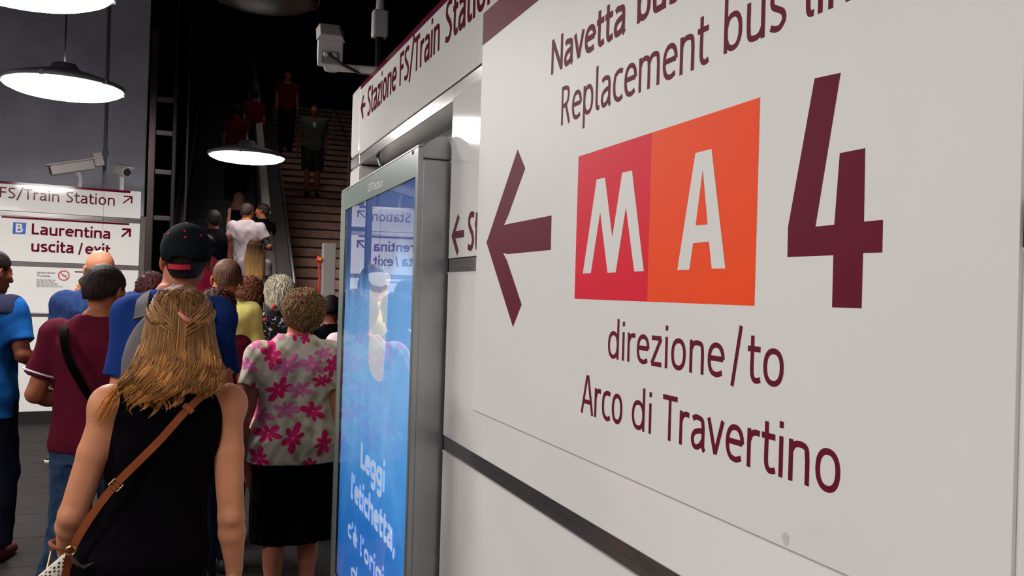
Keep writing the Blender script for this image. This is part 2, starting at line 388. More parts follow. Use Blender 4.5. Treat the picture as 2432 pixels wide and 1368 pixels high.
poly_print('numeral', [cf(*p) for p in ((68, 1050), (72, 885), (216, 82), (357, 52), (220, 885), (322, 875), (352, 487), (490, 460), (483, 858), (586, 848), (582, 1025), (478, 1028), (470, 1328), (310, 1322), (317, 1040))], FR, OF, M['burg'], sign)

M['smudge'] = mat('smudge', srgb(206, 201, 191), rough=.6)
for x, y, r in ((1866, 1280, .007),):
    a, z = FR.pick(x, y, OFB); MB().flat([(a+r*math.cos(t)*(1+.2*math.sin(3*t)), z+r*1.3*math.sin(t)) for t in np.linspace(0, 6.0, 14)], FR, OFB+.0002).build('smudge', M['smudge'], sign)

# ------------------------------------------------------------------ poster light box in the niche
XG = .68
FG = Frame((XG, 0, 0), u=(0, -1, 0))
yN, yF = 2.605, 4.045
zb_, zt_ = .18, 2.085
box = empty('poster_light_box', (.76, (yN+yF)/2, zb_), 'tall grey aluminium light box with a backlit blue water poster, on the right wall', 'poster box')
prof = [(.682, zb_)]+[tuple(q) for q in spl([(.676, zt_-.030), (.680, zt_-.004), (.705, zt_+.020), (.738, zt_+.036), (.764, zt_+.030), (.778, zt_+.008), (.782, zt_-.030)], m=5)]+[(.782, zb_)]
def extr(prof, y0, y1):
    n = len(prof); mb = MB(); V = [(x, y0, z) for x, z in prof]+[(x, y1, z) for x, z in prof]
    mb.add(V, [tuple(range(n)), tuple(range(2*n-1, n-1, -1))]+[(i, (i+1) % n, (i+1) % n+n, i+n)[::-1] for i in range(n)]); return mb
capz = zt_-.045
extr([(.682, zb_), (.682, capz), (.782, capz), (.782, zb_)], yN, yN+.05).build('side_frame', M['alu'], box, bevel=.006)
extr([(.682, zb_), (.682, capz), (.782, capz), (.782, zb_)], yF-.05, yF).build('side_frame', M['alu'], box, bevel=.006)
extr([(x, max(z, capz+.0015)) for x, z in prof], yN, yF).build('top_frame', M['alu'], box, bevel=.006)
extr([(.69, zb_), (.69, capz), (.775, capz), (.775, zb_)], yN+.05, yF-.05).build('light_box_body', M['dark'], box)
MB().box((-yF+.02, -.17, zb_+.05), (-yN-.004, -.105, zt_-.06), FG).build('mounting_frame', M['dark'], box)
# printed border round the poster
pz0, pz1 = zb_+.12, FG.pick(986, 424, 0)[1]
ps0, ps1 = -yF+.11, FG.pick(983, 800, 0)[0]
fz0, fz1, fs0, fs1 = zb_+.01, zt_-.004, -yF+.008, -yN-.004
mb = MB()
for q in ([(fs0, fz0), (ps0, fz0), (ps0, fz1), (fs0, fz1)], [(ps1, fz0), (fs1, fz0), (fs1, fz1), (ps1, fz1)],
          [(ps0, pz1), (ps1, pz1), (ps1, fz1), (ps0, fz1)], [(ps0, fz0), (ps1, fz0), (ps1, pz0), (ps0, pz0)]):
    mb.prism(q, FG, .0098, .0108)
mb.build('border', M['border'], box)
c7 = lambda x, y: (780+x/3.6, 320+y/3.6)
def poster_mat():
    m = bpy.data.materials.new('backlit_water_print'); m.use_nodes = True; nt = m.node_tree; b = nt.nodes['Principled BSDF']
    tc = nt.nodes.new('ShaderNodeTexCoord'); sp = nt.nodes.new('ShaderNodeSeparateXYZ'); nt.links.new(tc.outputs['Generated'], sp.inputs[0])
    nz = nt.nodes.new('ShaderNodeTexNoise'); nz.inputs['Scale'].default_value = 2.4; nz.inputs['Detail'].default_value = 4; nz.inputs['Distortion'].default_value = 1.2
    mp = nt.nodes.new('ShaderNodeMapping'); mp.inputs['Scale'].default_value = (1, 1.6, .8)
    nt.links.new(tc.outputs['Object'], mp.inputs[0]); nt.links.new(mp.outputs[0], nz.inputs['Vector'])
    ad = nt.nodes.new('ShaderNodeMath'); ad.operation = 'MULTIPLY_ADD'; ad.inputs[1].default_value = .30
    nt.links.new(nz.outputs[0], ad.inputs[0]); nt.links.new(sp.outputs['Z'], ad.inputs[2])
    r = nt.nodes.new('ShaderNodeValToRGB'); e = r.color_ramp.elements
    e[0].position = .05; e[0].color = (*srgb(36, 100, 184), 1); e[1].position = 1.12; e[1].color = (*srgb(30, 70, 130), 1)
    for p, c in ((.35, (44, 118, 200)), (.52, (78, 152, 222)), (.70, (120, 180, 232)), (.92, (104, 160, 218)), (1.0, (38, 74, 120))):
        q = e.new(min(p, .999)); q.color = (*srgb(*c), 1)
    nt.links.new(ad.outputs[0], r.inputs[0]); nt.links.new(r.outputs[0], b.inputs['Base Color']); nt.links.new(r.outputs[0], b.inputs['Emission Color'])
    b.inputs['Emission Strength'].default_value = 1.38; b.inputs['Roughness'].default_value = .5
    return m
M['poster'] = poster_mat()
M['poster_wht'] = mat('backlit_white_print', srgb(225, 232, 245), rough=.5, emis=srgb(215, 228, 248), estr=1.1)
M['poster_gry'] = mat('backlit_grey_print', srgb(150, 165, 190), rough=.5, emis=srgb(150, 165, 190), estr=1.1)
M['poster_btl'] = mat('backlit_bottle_print', srgb(205, 212, 222), rough=.5, emis=srgb(206, 214, 224), estr=1.15, noise=.12, nscale=14)
post = MB().flat([(ps0, pz0), (ps1, pz0), (ps1, pz1), (ps0, pz1)], FG, -.003).build('poster', M['poster'], box)
cb = lambda x, y: (780+x/3.421, 600+y/3.42)
OFP = -.0022
# the printed bottle: cap, collar, body with a rounded foot
def pr(name, pts, m, off=OFP): return poly_print(name, [cb(*p) for p in pts], FG, off, M[m], post)
pr('printed_bottle', [(340, 285), (338, 480), (335, 700), (332, 900), (345, 970), (375, 1020), (415, 1050), (440, 1035), (452, 985), (462, 800), (478, 560), (492, 310)], 'poster_btl')
pr('printed_collar', [(338, 262), (345, 300), (375, 322), (430, 328), (480, 312), (500, 285), (500, 250), (340, 240)], 'poster_gry', OFP+.0004)
pr('printed_cap', [(332, 175), (350, 163), (420, 158), (490, 168), (512, 195), (512, 225), (495, 260), (430, 276), (365, 262), (335, 225)], 'poster_wht', OFP+.0008)
cg = lambda x, y: (780+x/3.353, 960+y/3.353)
def pword(t, l, r, base, top, ht, w=.145):
    off = OFP+.001; s0 = FG.pick(*cg(*l), off)[0]; s1 = FG.pick(*cg(*r), off)[0]; zb = FG.pick(*cg(*base), off)[1]; zt = FG.pick(*cg(*top), off)[1]
    lettering('lettering', t, FG, s0, s1, zb, zt, M['poster_wht'], post, off, w, ht)
pword('Leggi', (262, 500), (450, 600), (270, 512), (275, 310), CAP)
pword("l'etichetta,", (185, 750), (535, 1120), (190, 748), (198, 550), ASC)
pword("c'\u00e8 l'origine", (162, 980), (560, 1300), (180, 1075), (180, 965), XH+.0)
pword("de", (185, 1350), (300, 1390), (205, 1415), (215, 1275), ASC)
# raised lip of the frame around the glass
for q in ((-yN-.010, zb_, -yN, zt_-.008), (-yF, zb_, -yF+.008, zt_-.008)):
    MB().box((q[0], -.006, q[1]), (q[2], .0135, q[3]), FG).build('edge_lip', M['alu'], box, bevel=.003)
MB().box((-yF, -.006, zt_-.008), (-yN, .0125, zt_-.001), FG).build('edge_lip', M['alu'], box, bevel=.002)
# glass sheet
M['glass'] = mat('poster_glass', (1, 1, 1), rough=.0, trans=1, ior=1.5)
MB().box((fs0, .0055, fz0), (fs1, .0095, fz1), FG).build('glass_pane', M['glass'], box)
word('IGPDecaux', c7(338, 480), c7(466, 385), c7(342, 490), c7(350, 418), fr=FG, m='wht', parent=box, w=.11, off=.0114, base2=c7(462, 440))
for q in ((722, 150), (165, 460)):
    s, z = FG.pick(*c7(*q), .0112); MB().lathe([(0, .004), (.006, .003), (.008, 0)], FG.P(s, z, .0108), 12, axis=(-1, 0, 0)).build('screw', M['steel'], box)
# small bracket sticking out of the dark slot over the box
s, z = FR.pick(905, 385, -.04)
MB().tube([FR.P(s, z-.02, -.04), FR.P(s-.04, z+.035, -.03)], .008, 8).build('hinge_bracket', M['border'], box)

# ------------------------------------------------------------------ left sign wall
FL = Frame((-1.475, 10.69, 0), th=math.radians(7.39))
lz = lambda x, y: FL.pick(x, y)[1]
s1 = FL.pick(331, 600)[0]; s0 = -3.2
WTOP = FL.pick(320, 454)[1]-.006
wl = MB().box((s0, -.28, 0), (s1-.002, -.02, WTOP), FL).build('wall_left', M['panel'])
tag(wl, 'white enamel sign wall facing the viewer behind the crowd on the left', kind='structure')
zr = [lz(320, 454), lz(330, 519.5), lz(330, 531), lz(41, 620.4), lz(41, 632), lz(100, 743), lz(100, 752.5), lz(90, 977)]
sj = FL.pick(246, 500)[0]
for a, b in ((s0, sj-2.0), (sj-2.0, sj), (sj, s1)):
    for c, d in ((zr[1], zr[0]), (zr[3], zr[2]), (zr[5], zr[4]), (zr[7], zr[6])):
        MB().box((a+.002, -.02, c), (b-.002, 0, d), FL).build('panel', M['panel'], wl, bevel=.003)
    for c, d in ((zr[2], zr[1]), (zr[4], zr[3]), (zr[6], zr[5])):
        MB().box((a, -.02, c+.001), (b, .004, d-.001), FL).build('steel_trim', M['steel'], wl, bevel=.004)
    MB().box((a, -.02, 0), (b, -.004, zr[7]-.003), FL).build('skirting', M['joint'], wl)
sb1 = FL.pick(310, 450)[0]
MB().box((s0, 0, zr[0]-.028), (sb1, .0015, zr[0]), FL).build('burgundy_strip', M['burg2'], wl)
MB().box((FL.pick(4, 500)[0], 0, zr[2]-.026), (sb1, .0015, zr[2]-.004), FL).build('burgundy_strip', M['burg2'], wl)
MB().box((s1, -.28, 0), (FL.pick(345, 600)[0], .004, zr[1]+.03), FL).build('end_trim', M['steel'], wl, bevel=.01)
c6 = lambda x, y: (x/5.066, 420+y/5.066)
kl = dict(fr=FL, parent=wl, off=.002)
word('FS/Train', c6(-2, 240), c6(710, 300), c6(10, 248), c6(10, 118), w=.085, base2=c6(700, 303), **kl)
word('Station', c6(790, 310), c6(1378, 345), c6(820, 308), c6(830, 178), w=.085, base2=c6(1370, 348), **kl)
word('Stazione', (-160, 460), (-18, 468), c6(10, 248), c6(10, 118), w=.085, **kl)
word('Laurentina', c6(382, 700), c6(1332, 745), c6(390, 692), c6(390, 560), w=.12, base2=c6(1320, 748), **kl)
word('uscita', c6(376, 900), c6(890, 915), c6(390, 900), c6(390, 800), w=.12, ht=XH, base2=c6(880, 920), **kl)
word('/', c6(940, 940), c6(998, 790), c6(950, 920), c6(990, 800), w=.11, ht=ASC, **kl)
word('exit', c6(1025, 930), c6(1338, 945), c6(1060, 932), c6(1060, 832), w=.12, ht=XH, base2=c6(1330, 948), **kl)
def arrow_ne(x0, y0, x1, y1, t):      # shaft from lower left to upper right, then the two barbs
    p = FL.pick(*c6(x0, y1), .002); q = FL.pick(*c6(x1, y0), .002); w_ = q[0]-p[0]; h = q[1]-p[1]; t *= w_
    MB().flat([(q[0]-w_*.9, q[1]), (q[0], q[1]), (q[0], q[1]-t), (q[0]-w_*.9, q[1]-t)], FL, .002).build('printed_arrow', M['burg2'], wl)
    MB().flat([(q[0], q[1]), (q[0], q[1]-h*.9), (q[0]-t, q[1]-h*.9), (q[0]-t, q[1])], FL, .002).build('printed_arrow', M['burg2'], wl)
    MB().flat([(p[0], p[1]+t*.6), (q[0]-t, q[1]-t*.3), (q[0]-t*.3, q[1]-t), (p[0]+t*.6, p[1])], FL, .0024).build('printed_arrow', M['burg2'], wl)
arrow_ne(1475, 232, 1595, 322, .15); arrow_ne(1455, 622, 1578, 728, .22)
MB().flat([FL.pick(*c6(*p), .002) for p in ((150, 685), (305, 690), (318, 552), (158, 545))], FL, .002).build('blue_square', M['blue'], wl)
word('B', c6(190, 665), c6(272, 670), c6(195, 668), c6(200, 562), w=.13, m='wht', fr=FL, parent=wl, off=.0028)
# the no-smoking notice
nt0 = FL.pick(*c6(440, 1100), .002); nt1 = FL.pick(*c6(830, 1320), .002)
cx, cz = FL.pick(*c6(768, 1188), .002); rr = .052
mb = MB(); ribbon(mb, ov(cx, cz, rr, rr), True, .006, lambda a, z: FL.P(a, z, .002)); ribbon(mb, [(cx-rr*.7, cz+rr*.7), (cx+rr*.7, cz-rr*.7)], False, .005, lambda a, z: FL.P(a, z, .002))
mb.build('no_smoking_symbol', M['red_print'], wl)
MB().flat([(cx-.02, cz-.008), (cx+.03, cz-.008), (cx+.03, cz+.006), (cx-.02, cz+.006)], FL, .0018).build('cigarette_print', M['grey_print'], wl)
def smallword(t, l, r, base, top, m='grey_print', w=.12): word(t, c6(*l), c6(*r), c6(*base), c6(*top), w=w, m=m, ht=CAP, **kl)
smallword('No', (448, 1190), (480, 1195), (448, 1196), (448, 1170))
mb = MB()
rngl = random.Random(3)
for k in range(9):                     # illegible small print, kept as short grey dashes
    zz = FL.pick(*c6(440, 1235+k*11), .002)[1]; a = FL.pick(*c6(440, 1235), .002)[0]; e = FL.pick(*c6(640+rngl.random()*130, 1240), .002)[0]
    while a < e:
        l = .012+rngl.random()*.03; mb.flat([(a, zz), (min(a+l, e), zz), (min(a+l, e), zz+.006), (a, zz+.006)], FL, .002); a += l+.008
for y, x1_ in ((1150, 665), (1190, 615)):
    zz = FL.pick(*c6(440, y), .002)[1]; a = FL.pick(*c6(488 if y == 1190 else 448, y), .002)[0]; e = FL.pick(*c6(x1_, y), .002)[0]
    while a < e:
        l = .015+rngl.random()*.02; mb.flat([(a, zz-.01), (min(a+l, e), zz-.01), (min(a+l, e), zz+.008), (a, zz+.008)], FL, .002); a += l+.006
mb.build('small_print', M['grey_print'], wl)
MB().box((FL.pick(*c6(900, 1140))[0], 0, FL.pick(*c6(900, 1150))[1]), (FL.pick(*c6(1120, 1140))[0], .0015, FL.pick(*c6(900, 1135))[1]), FL).build('burgundy_strip', M['burg2'], wl)

# ------------------------------------------------------------------ floor, ceiling, dark hall
flo = mk('floor', [(-9, -5, 0), (6, -5, 0), (6, 24, 0), (-9, 24, 0), (-9, -5, -.1), (6, -5, -.1), (6, 24, -.1), (-9, 24, -.1)], [(0, 1, 2, 3), (4, 7, 6, 5), (0, 4, 5, 1), (1, 5, 6, 2), (2, 6, 7, 3), (3, 7, 4, 0)], M['joint'])
tag(flo, 'worn grey stone floor of the hall', kind='structure')
tile = None
for i in range(-4, 2):
    for j in range(0, 16):
        mb = MB().box((i*.9+.004-.2, j*.6+.004, -.002), (i*.9+.896-.2, j*.6+.596, .001+random.random()*.001))
        mb.build('stone_tile', M['floor'], flo)
ce = MB().box((-9, -5, 7.6), (6, 15, 7.8)).build('ceiling', M['black_pl']); tag(ce, 'black ceiling', kind='structure')
c2_ = mk('ceiling', [(-9, 15, 7.6), (6, 15, 7.6), (6, 24, 11.4), (-9, 24, 11.4), (-9, 15, 7.8), (6, 15, 7.8), (6, 24, 11.6), (-9, 24, 11.6)], [(0, 3, 2, 1), (4, 5, 6, 7), (0, 1, 5, 4), (1, 2, 6, 5), (2, 3, 7, 6), (3, 0, 4, 7)], M['black_pl']); tag(c2_, 'sloping black ceiling over the stairs', kind='structure')
for nm, lo, hi, m in (('wall_back', (-9.2, 24, 0), (6.2, 24.2, 11.6), 'black_pl'), ('wall_front', (-9.2, -5.2, 0), (6.2, -5, 7.8), 'far'), ('wall_far_left', (-9.2, -5, 0), (-9, 24, 11.6), 'far'),
                      ('wall_far_right', (6, -5, 0), (6.2, 24, 11.6), 'black_pl'), ('wall_hall', (-9, 12.8, 0), (-.62, 13.0, 7.6), 'far')):
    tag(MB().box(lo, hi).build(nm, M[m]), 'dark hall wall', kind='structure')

# ------------------------------------------------------------------ stairs and escalator
TH = math.radians(2.0)
SD = np.array([math.sin(TH), math.cos(TH), 0]); SR_ = np.array([math.cos(TH), -math.sin(TH), 0]); SO = np.array([0, 9.0, 0])
def SP(a, t, z): return SO+SR_*a+SD*t+np.array([0, 0, z])
def acoord(x, y, D): p = at(x, y, D)-SO; return float(p@SR_), float(p@SD), float(at(x, y, D)[2])
RISE, RUN = .16, .32
def sbox(mb, a0, a1, t0, t1, z0, z1):
    V = [SP(a, t, z) for z in (z0, z1) for a, t in ((a0, t0), (a1, t0), (a1, t1), (a0, t1))]
    return mb.add(V, [(0, 3, 2, 1), (4, 5, 6, 7), (0, 1, 5, 4), (1, 2, 6, 5), (2, 3, 7, 6), (3, 0, 4, 7)])
aL = acoord(664, 650, 12.6)[0]; aRt = aL+3.4
st = empty('staircase', SP((aL+aRt)/2, 0, 0), None, None, kind='structure'); st.name = 'stairs'; WORG['stairs'] = WORG['staircase']
tag(st, 'wide brown stone staircase climbing into the dark behind the crowd', kind='structure')
for i in range(37):
    mb = MB(); sbox(mb, aL, aRt, i*RUN, (i+1)*RUN+.04, max(0, i*RISE-.3), (i+1)*RISE-.012); mb.build('step', M['stone'], st)
    mb = MB(); sbox(mb, aL, aRt, i*RUN-.008, i*RUN+.055, (i+1)*RISE-.026, (i+1)*RISE); mb.build('nosing', M['nosing'], st)
mb = MB(); sbox(mb, aL, aRt, 37*RUN, 37*RUN+2.8, 36*RISE, 37*RISE); mb.build('landing', M['stone'], st)
# side wall at the right of the stairs
mb = MB(); V = [SP(a, t, z) for a in (aRt, aRt+.2) for t, z in ((-1.4, 0), (-1.4, 1.0), (0, 1.05), (12, 7.0), (14.5, 7.0), (14.5, 0))]
mb.add(V, [(0, 1, 2, 3, 4, 5), (11, 10, 9, 8, 7, 6)]+[(i, i+6, (i+1) % 6+6, (i+1) % 6) for i in range(6)]); tag(mb.build('wall_stair_right', M['black_pl']), 'dark wall beside the stairs', kind='structure')
def sloped(a, h, t0, t1, r, name, m, parent, n=8):
    return MB().tube([SP(a, t0, t0*.5+h), SP(a, t1, t1*.5+h)], r, n).build(name, M[m], parent)
hr = empty('handrail', SP(acoord(665, 480, 13.4)[0], 1.2, .5), 'thin steel handrail running up the middle of the stairs', 'handrail')
aH = (acoord(648, 395, 14.8)[0]+acoord(704, 653, 10.5)[0])/2
sloped(aH, .95, .6, 11.5, .020, 'rail', 'rail', hr)
for t in (1.4, 3.3, 5.2, 7.1, 9.0, 10.9):
    MB().tube([SP(aH, t, t*.5-.02), SP(aH, t, t*.5+.95)], .014, 8).build('post', M['rail'], hr)
hr2 = empty('handrail', SP(acoord(815, 330, 16.3)[0], 5, 2.5), 'thin handrail at the right side of the upper stairs', 'handrail')
aH2 = acoord(797, 290, 17.4)[0]
sloped(aH2, .95, 3, 9.5, .018, 'rail', 'rail', hr2)
for t in (4, 6.5, 9): MB().tube([SP(aH2, t, t*.5-.02), SP(aH2, t, t*.5+.95)], .014, 8).build('post', M['rail'], hr2)
# escalator: deck strip, balustrades, handrails, steps
M['esc_dark'] = mat('escalator_panel', (.016, .009, .009), rough=.6)
M['esc_step'] = mat('escalator_tread', (.03, .03, .034), rough=.6)
M['deck'] = mat('escalator_deck', srgb(205, 190, 180), rough=.4, noise=.1)
esc = empty('escalator', SP(aL-.6, 0, 0), 'dark escalator with a pale sloping deck strip, left of the stairs', 'escalator')
aD0 = (acoord(594.5, 264, 16.95)[0]+acoord(634, 524, 11.85)[0])/2; aD1 = aD0+.115
def para(a0, a1, t0, t1, h0, h1, name, m, parent):
    V = [SP(a, t, t*.5+h) for a in (a0, a1) for t, h in ((t0, h0), (t1, h0), (t1, h1), (t0, h1))]
    return MB().add(V, [(0, 1, 2, 3), (7, 6, 5, 4), (0, 4, 5, 1), (1, 5, 6, 2), (2, 6, 7, 3), (3, 7, 4, 0)]).build(name, m, parent)
ts = acoord(640, 524, 11.85)[1]
para(aD0, aD1, ts, 12.2, .94, 1.0, 'deck_strip', M['deck'], esc)
para(aD0, aD1, .2, ts-.02, .90, .98, 'deck_strip', M['esc_dark'], esc)
para(aD0+.02, aL-.004, .2, 12.2, -.3, .92, 'balustrade', M['esc_dark'], esc)
eL = aD0-1.05
para(eL-.10, eL, .2, 12.2, -.3, .90, 'balustrade', M['esc_dark'], esc)
sloped(aD0-.03, 1.02, .1, 12.2, .028, 'handrail_belt', 'cable', esc); sloped(eL+.03, 1.02, .1, 12.2, .028, 'handrail_belt', 'cable', esc)
sloped(aD0-.045, .93, .1, 12.2, .012, 'rail_light', 'rail', esc)
for i in range(31):
    mb = MB(); sbox(mb, eL+.005, aD0-.005, i*.4, i*.4+.42, max(0.002, i*.2-.25), i*.2+.04); mb.build('escalator_step', M['esc_step'], esc)

# steel frame right of the left sign
M['post'] = mat('post_steel', srgb(40, 33, 32), rough=.8, spec=.1)
M['post2'] = mat('post_dark', srgb(22, 20, 21), rough=.8, spec=.1)
M['rung'] = mat('rung_grey', srgb(44, 38, 38), rough=.8, spec=.1)
p = at(350, 682, 7.9); fr_ = empty('steel_frame', (p[0]+.15, p[1], 0), 'tall dark steel frame with pale crossbars, right of the left sign', 'steel frame')
x0, y0 = p[0], p[1]
MB().box((x0-.026, y0-.04, 0), (x0+.03, y0+.04, 4.0)).build('upright', M['post'], fr_, bevel=.005)
MB().box((x0+.18, y0-.03, 0), (x0+.21, y0+.04, 4.4)).build('upright', M['post2'], fr_, bevel=.005)
MB().box((x0+.30, y0-.02, 0), (x0+.32, y0+.03, 4.4)).build('upright', M['post2'], fr_, bevel=.004)
for y in (245, 325, 418, 528):
    z = 1.62+(682-y)/2000*7.9; MB().box((x0+.034, y0-.03, z-.022), (x0+.178, y0+.02, z+.022)).build('crossbar', M['rung'], fr_, bevel=.004)

# pale pillar with the red and yellow marker
M['pil'] = mat('pillar_metal', srgb(178, 170, 166), rough=.4, metal=.2)
p = at(780, 640, 8.9); zt = at(780, 578, 8.9)[2]
MB().box((p[0]-.068, p[1]-.05, 0), (p[0]+.068, p[1]+.05, zt)).build('ticket_pillar', M['pil'], bevel=.006)
tag(bpy.data.objects['ticket_pillar'], 'pale grey square pillar at the foot of the stairs beside the light box', 'pillar')
q = at(758.5, 616, 8.85); rm = empty('emergency_marker', (q[0], q[1], at(758, 690, 8.85)[2]), 'red marker with a round yellow and red head left of the pale pillar', 'marker')
M['rd'] = mat('marker_red', srgb(215, 40, 40), rough=.4); M['yl'] = mat('marker_yellow', srgb(235, 165, 40), rough=.4)
MB().lathe([(0, -.034), (.022, -.03), (.034, 0), (.026, .025), (0, .036)], q, 16).build('knob', M['rd'], rm, smooth=True)
MB().lathe([(0, .0), (.018, .0), (.018, .014), (0, .02)], q+np.array([.008, -.03, 0]), 14, axis=(0, -1, .2)).build('cap', M['yl'], rm)
MB().tube([q+np.array([0, 0, -.03]), q+np.array([.008, 0, -.2]), q+np.array([.006, 0, -.36])], .012, 8).build('strap', M['rd'], rm)

# ------------------------------------------------------------------ station lamps
M['housing'] = mat('lamp_housing', srgb(120, 118, 126), rough=.5, metal=.4)
M['housing2'] = mat('lamp_housing_dark', srgb(46, 42, 38), rough=.5, metal=.3)
M['lit'] = mat('lamp_glow', (1, 1, 1), emis=LAMP_COL, estr=LAMP_W)
M['unlit'] = mat('lamp_unlit', srgb(60, 56, 50), rough=.3)
M['rod'] = mat('lamp_rod', srgb(110, 105, 112), rough=.5)
def lamp(loc, label, lit=True, R=.45, zc=7.6, watt=LAMP_W):
    lm = M['unlit'] if not lit else M.setdefault('lit%g' % watt, mat('lamp_glow', (1, 1, 1), emis=LAMP_COL, estr=watt))
    t = empty('pendant_lamp', loc, label, 'lamp', 'round pendant lamps over the crowd' if 0 else None)
    k = R/.45
    MB().lathe([(.05*k, .19*k), (.09*k, .18*k), (.12*k, .13*k), (.26*k, .09*k), (.40*k, .045*k), (.452*k, .02*k), (.455*k, 0)], loc, 48).build('housing', M['housing' if lit else 'housing2'], t, smooth=True)
    MB().lathe([(.456*k, .022*k), (.470*k, .014*k), (.470*k, -.010*k), (.452*k, -.016*k), (.440*k, -.006*k)], loc, 48).build('rim', M['housing' if lit else 'housing2'], t, smooth=True)
    MB().lathe([(.45*k, .0), (.44*k, -.028*k), (.38*k, -.055*k), (.26*k, -.075*k), (.12*k, -.084*k), (0.001, -.086*k)], loc, 48).build('diffuser', lm, t, smooth=True)
    for a in range(6):
        c, s = math.cos(a*1.047+.3), math.sin(a*1.047+.3)
        MB().box((loc[0]+c*.455*k-.015, loc[1]+s*.455*k-.015, loc[2]-.02), (loc[0]+c*.455*k+.015, loc[1]+s*.455*k+.015, loc[2]+.02)).build('clip', M['housing'], t)
    MB().tube([(loc[0], loc[1], loc[2]+.18*k), (loc[0], loc[1], zc-.001)], .007, 6).build('cord', M['cable'], t)
    return t
lamp(at(152, 204, 7.0), 'large lit pendant lamp at the upper left, in front of the dark hall wall', watt=LW[0])
lamp(at(587, 370, 10.2), 'smaller lit pendant lamp hanging in front of the escalator and stairs', R=.44, watt=LW[1])
lamp(at(50, -48, 4.5), 'lit pendant lamp at the top left, almost out of view above the nearer crowd', watt=LW[2])
lamp(at(628, -12, 7.0), 'unlit dark pendant lamp high over the stairs at the top edge', lit=False, R=.44)
for q, l, w_ in (((-1.7, .9, 3.25), 'added fill pendant lamp, unseen, overhead to the left of the viewer', LW[3]), ((1.9, 14.6, 7.0), 'added fill pendant lamp, unseen, high above the upper stairs', LW[7]), ((-1.0, -1.4, 3.25), 'added fill pendant lamp, unseen, behind the viewer', LW[4]),  # unseen lamps added to brighten the right wall and the upper stairs
             ((-3.9, 3.2, 3.25), 'added fill pendant lamp, unseen, far left, nearer one', LW[5]), ((-3.9, -1.2, 3.25), 'added fill pendant lamp, unseen, far left, behind the viewer', LW[8]), ((-4.0, 7.6, 3.25), 'added fill pendant lamp, unseen, far left, farther one', LW[6])):  # unseen left row added as side fill for the walls
    lamp(np.array(q), l, watt=w_)

# ------------------------------------------------------------------ cameras and conduits
p = at(247, 436, 10.05)
cdt = empty('ceiling_conduit', (p[0], p[1]+.05, 2.62), 'thin vertical conduit rising from the left sign wall to the ceiling', 'conduit')
MB().tube([(p[0], p[1]+.05, 2.56), (p[0]-.02, p[1]+.05, 7.6)], .022, 10).build('pipe', M['rod'], cdt)
z_ = at(247, 362, 10.05)[2]; MB().tube([(p[0], p[1]+.05, z_-.03), (p[0], p[1]+.05, z_+.03)], .034, 10).build('coupling', M['rod'], cdt)
def obox(c, ax, up, l, w_, h, taper=1.0):
    ax = np.array(ax, float); ax /= np.linalg.norm(ax); r = np.cross(ax, up); r /= np.linalg.norm(r); u = np.cross(r, ax); V = []
    for sx in (-1, 1):
        for sy, sz in ((-1, -1), (1, -1), (1, 1), (-1, 1)):
            tw = taper if sz > 0 else 1
            V.append(c+ax*sx*l/2+r*sy*w_/2*tw+u*sz*h/2)
    return MB().add(V, [(0, 1, 2, 3), (7, 6, 5, 4), (0, 4, 5, 1), (1, 5, 6, 2), (2, 6, 7, 3), (3, 7, 4, 0)])
UP = np.array([0, 0, 1.])
# left pair of cameras on top of the sign wall
q_ = FL.pick(172, 398, -.14); c = FL.P(q_[0], q_[1], -.14); ax = np.array([-1, -.25, -.28]); ax /= np.linalg.norm(ax)
cam1 = empty('security_camera', (c[0]+.08, c[1], WTOP+.0005), 'long pale security camera pointing left, on top of the left sign wall', 'camera')
obox(c, ax, UP, .46, .12, .11).build('camera_body', M['cam'], cam1, bevel=.012)
obox(c+ax*-.02+np.array([0, 0, .065]), ax, UP, .60, .16, .018).build('sun_shield', M['cam'], cam1, bevel=.004)
MB().lathe([(.0, .012), (.045, .012), (.05, 0)], c+ax*.225, 16, axis=ax).build('lens', M['cable'], cam1)
obox(c-ax*.27+np.array([0, 0, .05]), ax, UP, .10, .15, .16).build('rear_cover', M['cam'], cam1, bevel=.01)
MB().tube([c+np.array([.06, 0, -.05]), c+np.array([.09, 0, -.12]), (c[0]+.08, c[1], WTOP+.0005)], [.035, .022, .022], 10).build('bracket', M['cam'], cam1)
q_ = FL.pick(290, 405, -.14); c = FL.P(q_[0], q_[1], -.14); ax = np.array([.5, -1, -.25]); ax /= np.linalg.norm(ax)
cam2 = empty('security_camera', (c[0], c[1], WTOP+.0005), 'small dim security camera beside the long one on top of the left sign', 'camera')
obox(c, ax, UP, .30, .10, .10).build('camera_body', M['cam'], cam2, bevel=.012)
obox(c+np.array([0, 0, .06]), ax, UP, .36, .14, .014).build('sun_shield', M['cam'], cam2, bevel=.004)
MB().lathe([(.0, .012), (.04, .012), (.044, 0)], c+ax*.15, 16, axis=ax).build('lens', M['cable'], cam2)
MB().tube([c+np.array([0, 0, -.04]), (c[0], c[1], WTOP+.0005)], .024, 10).build('bracket', M['cam'], cam2)
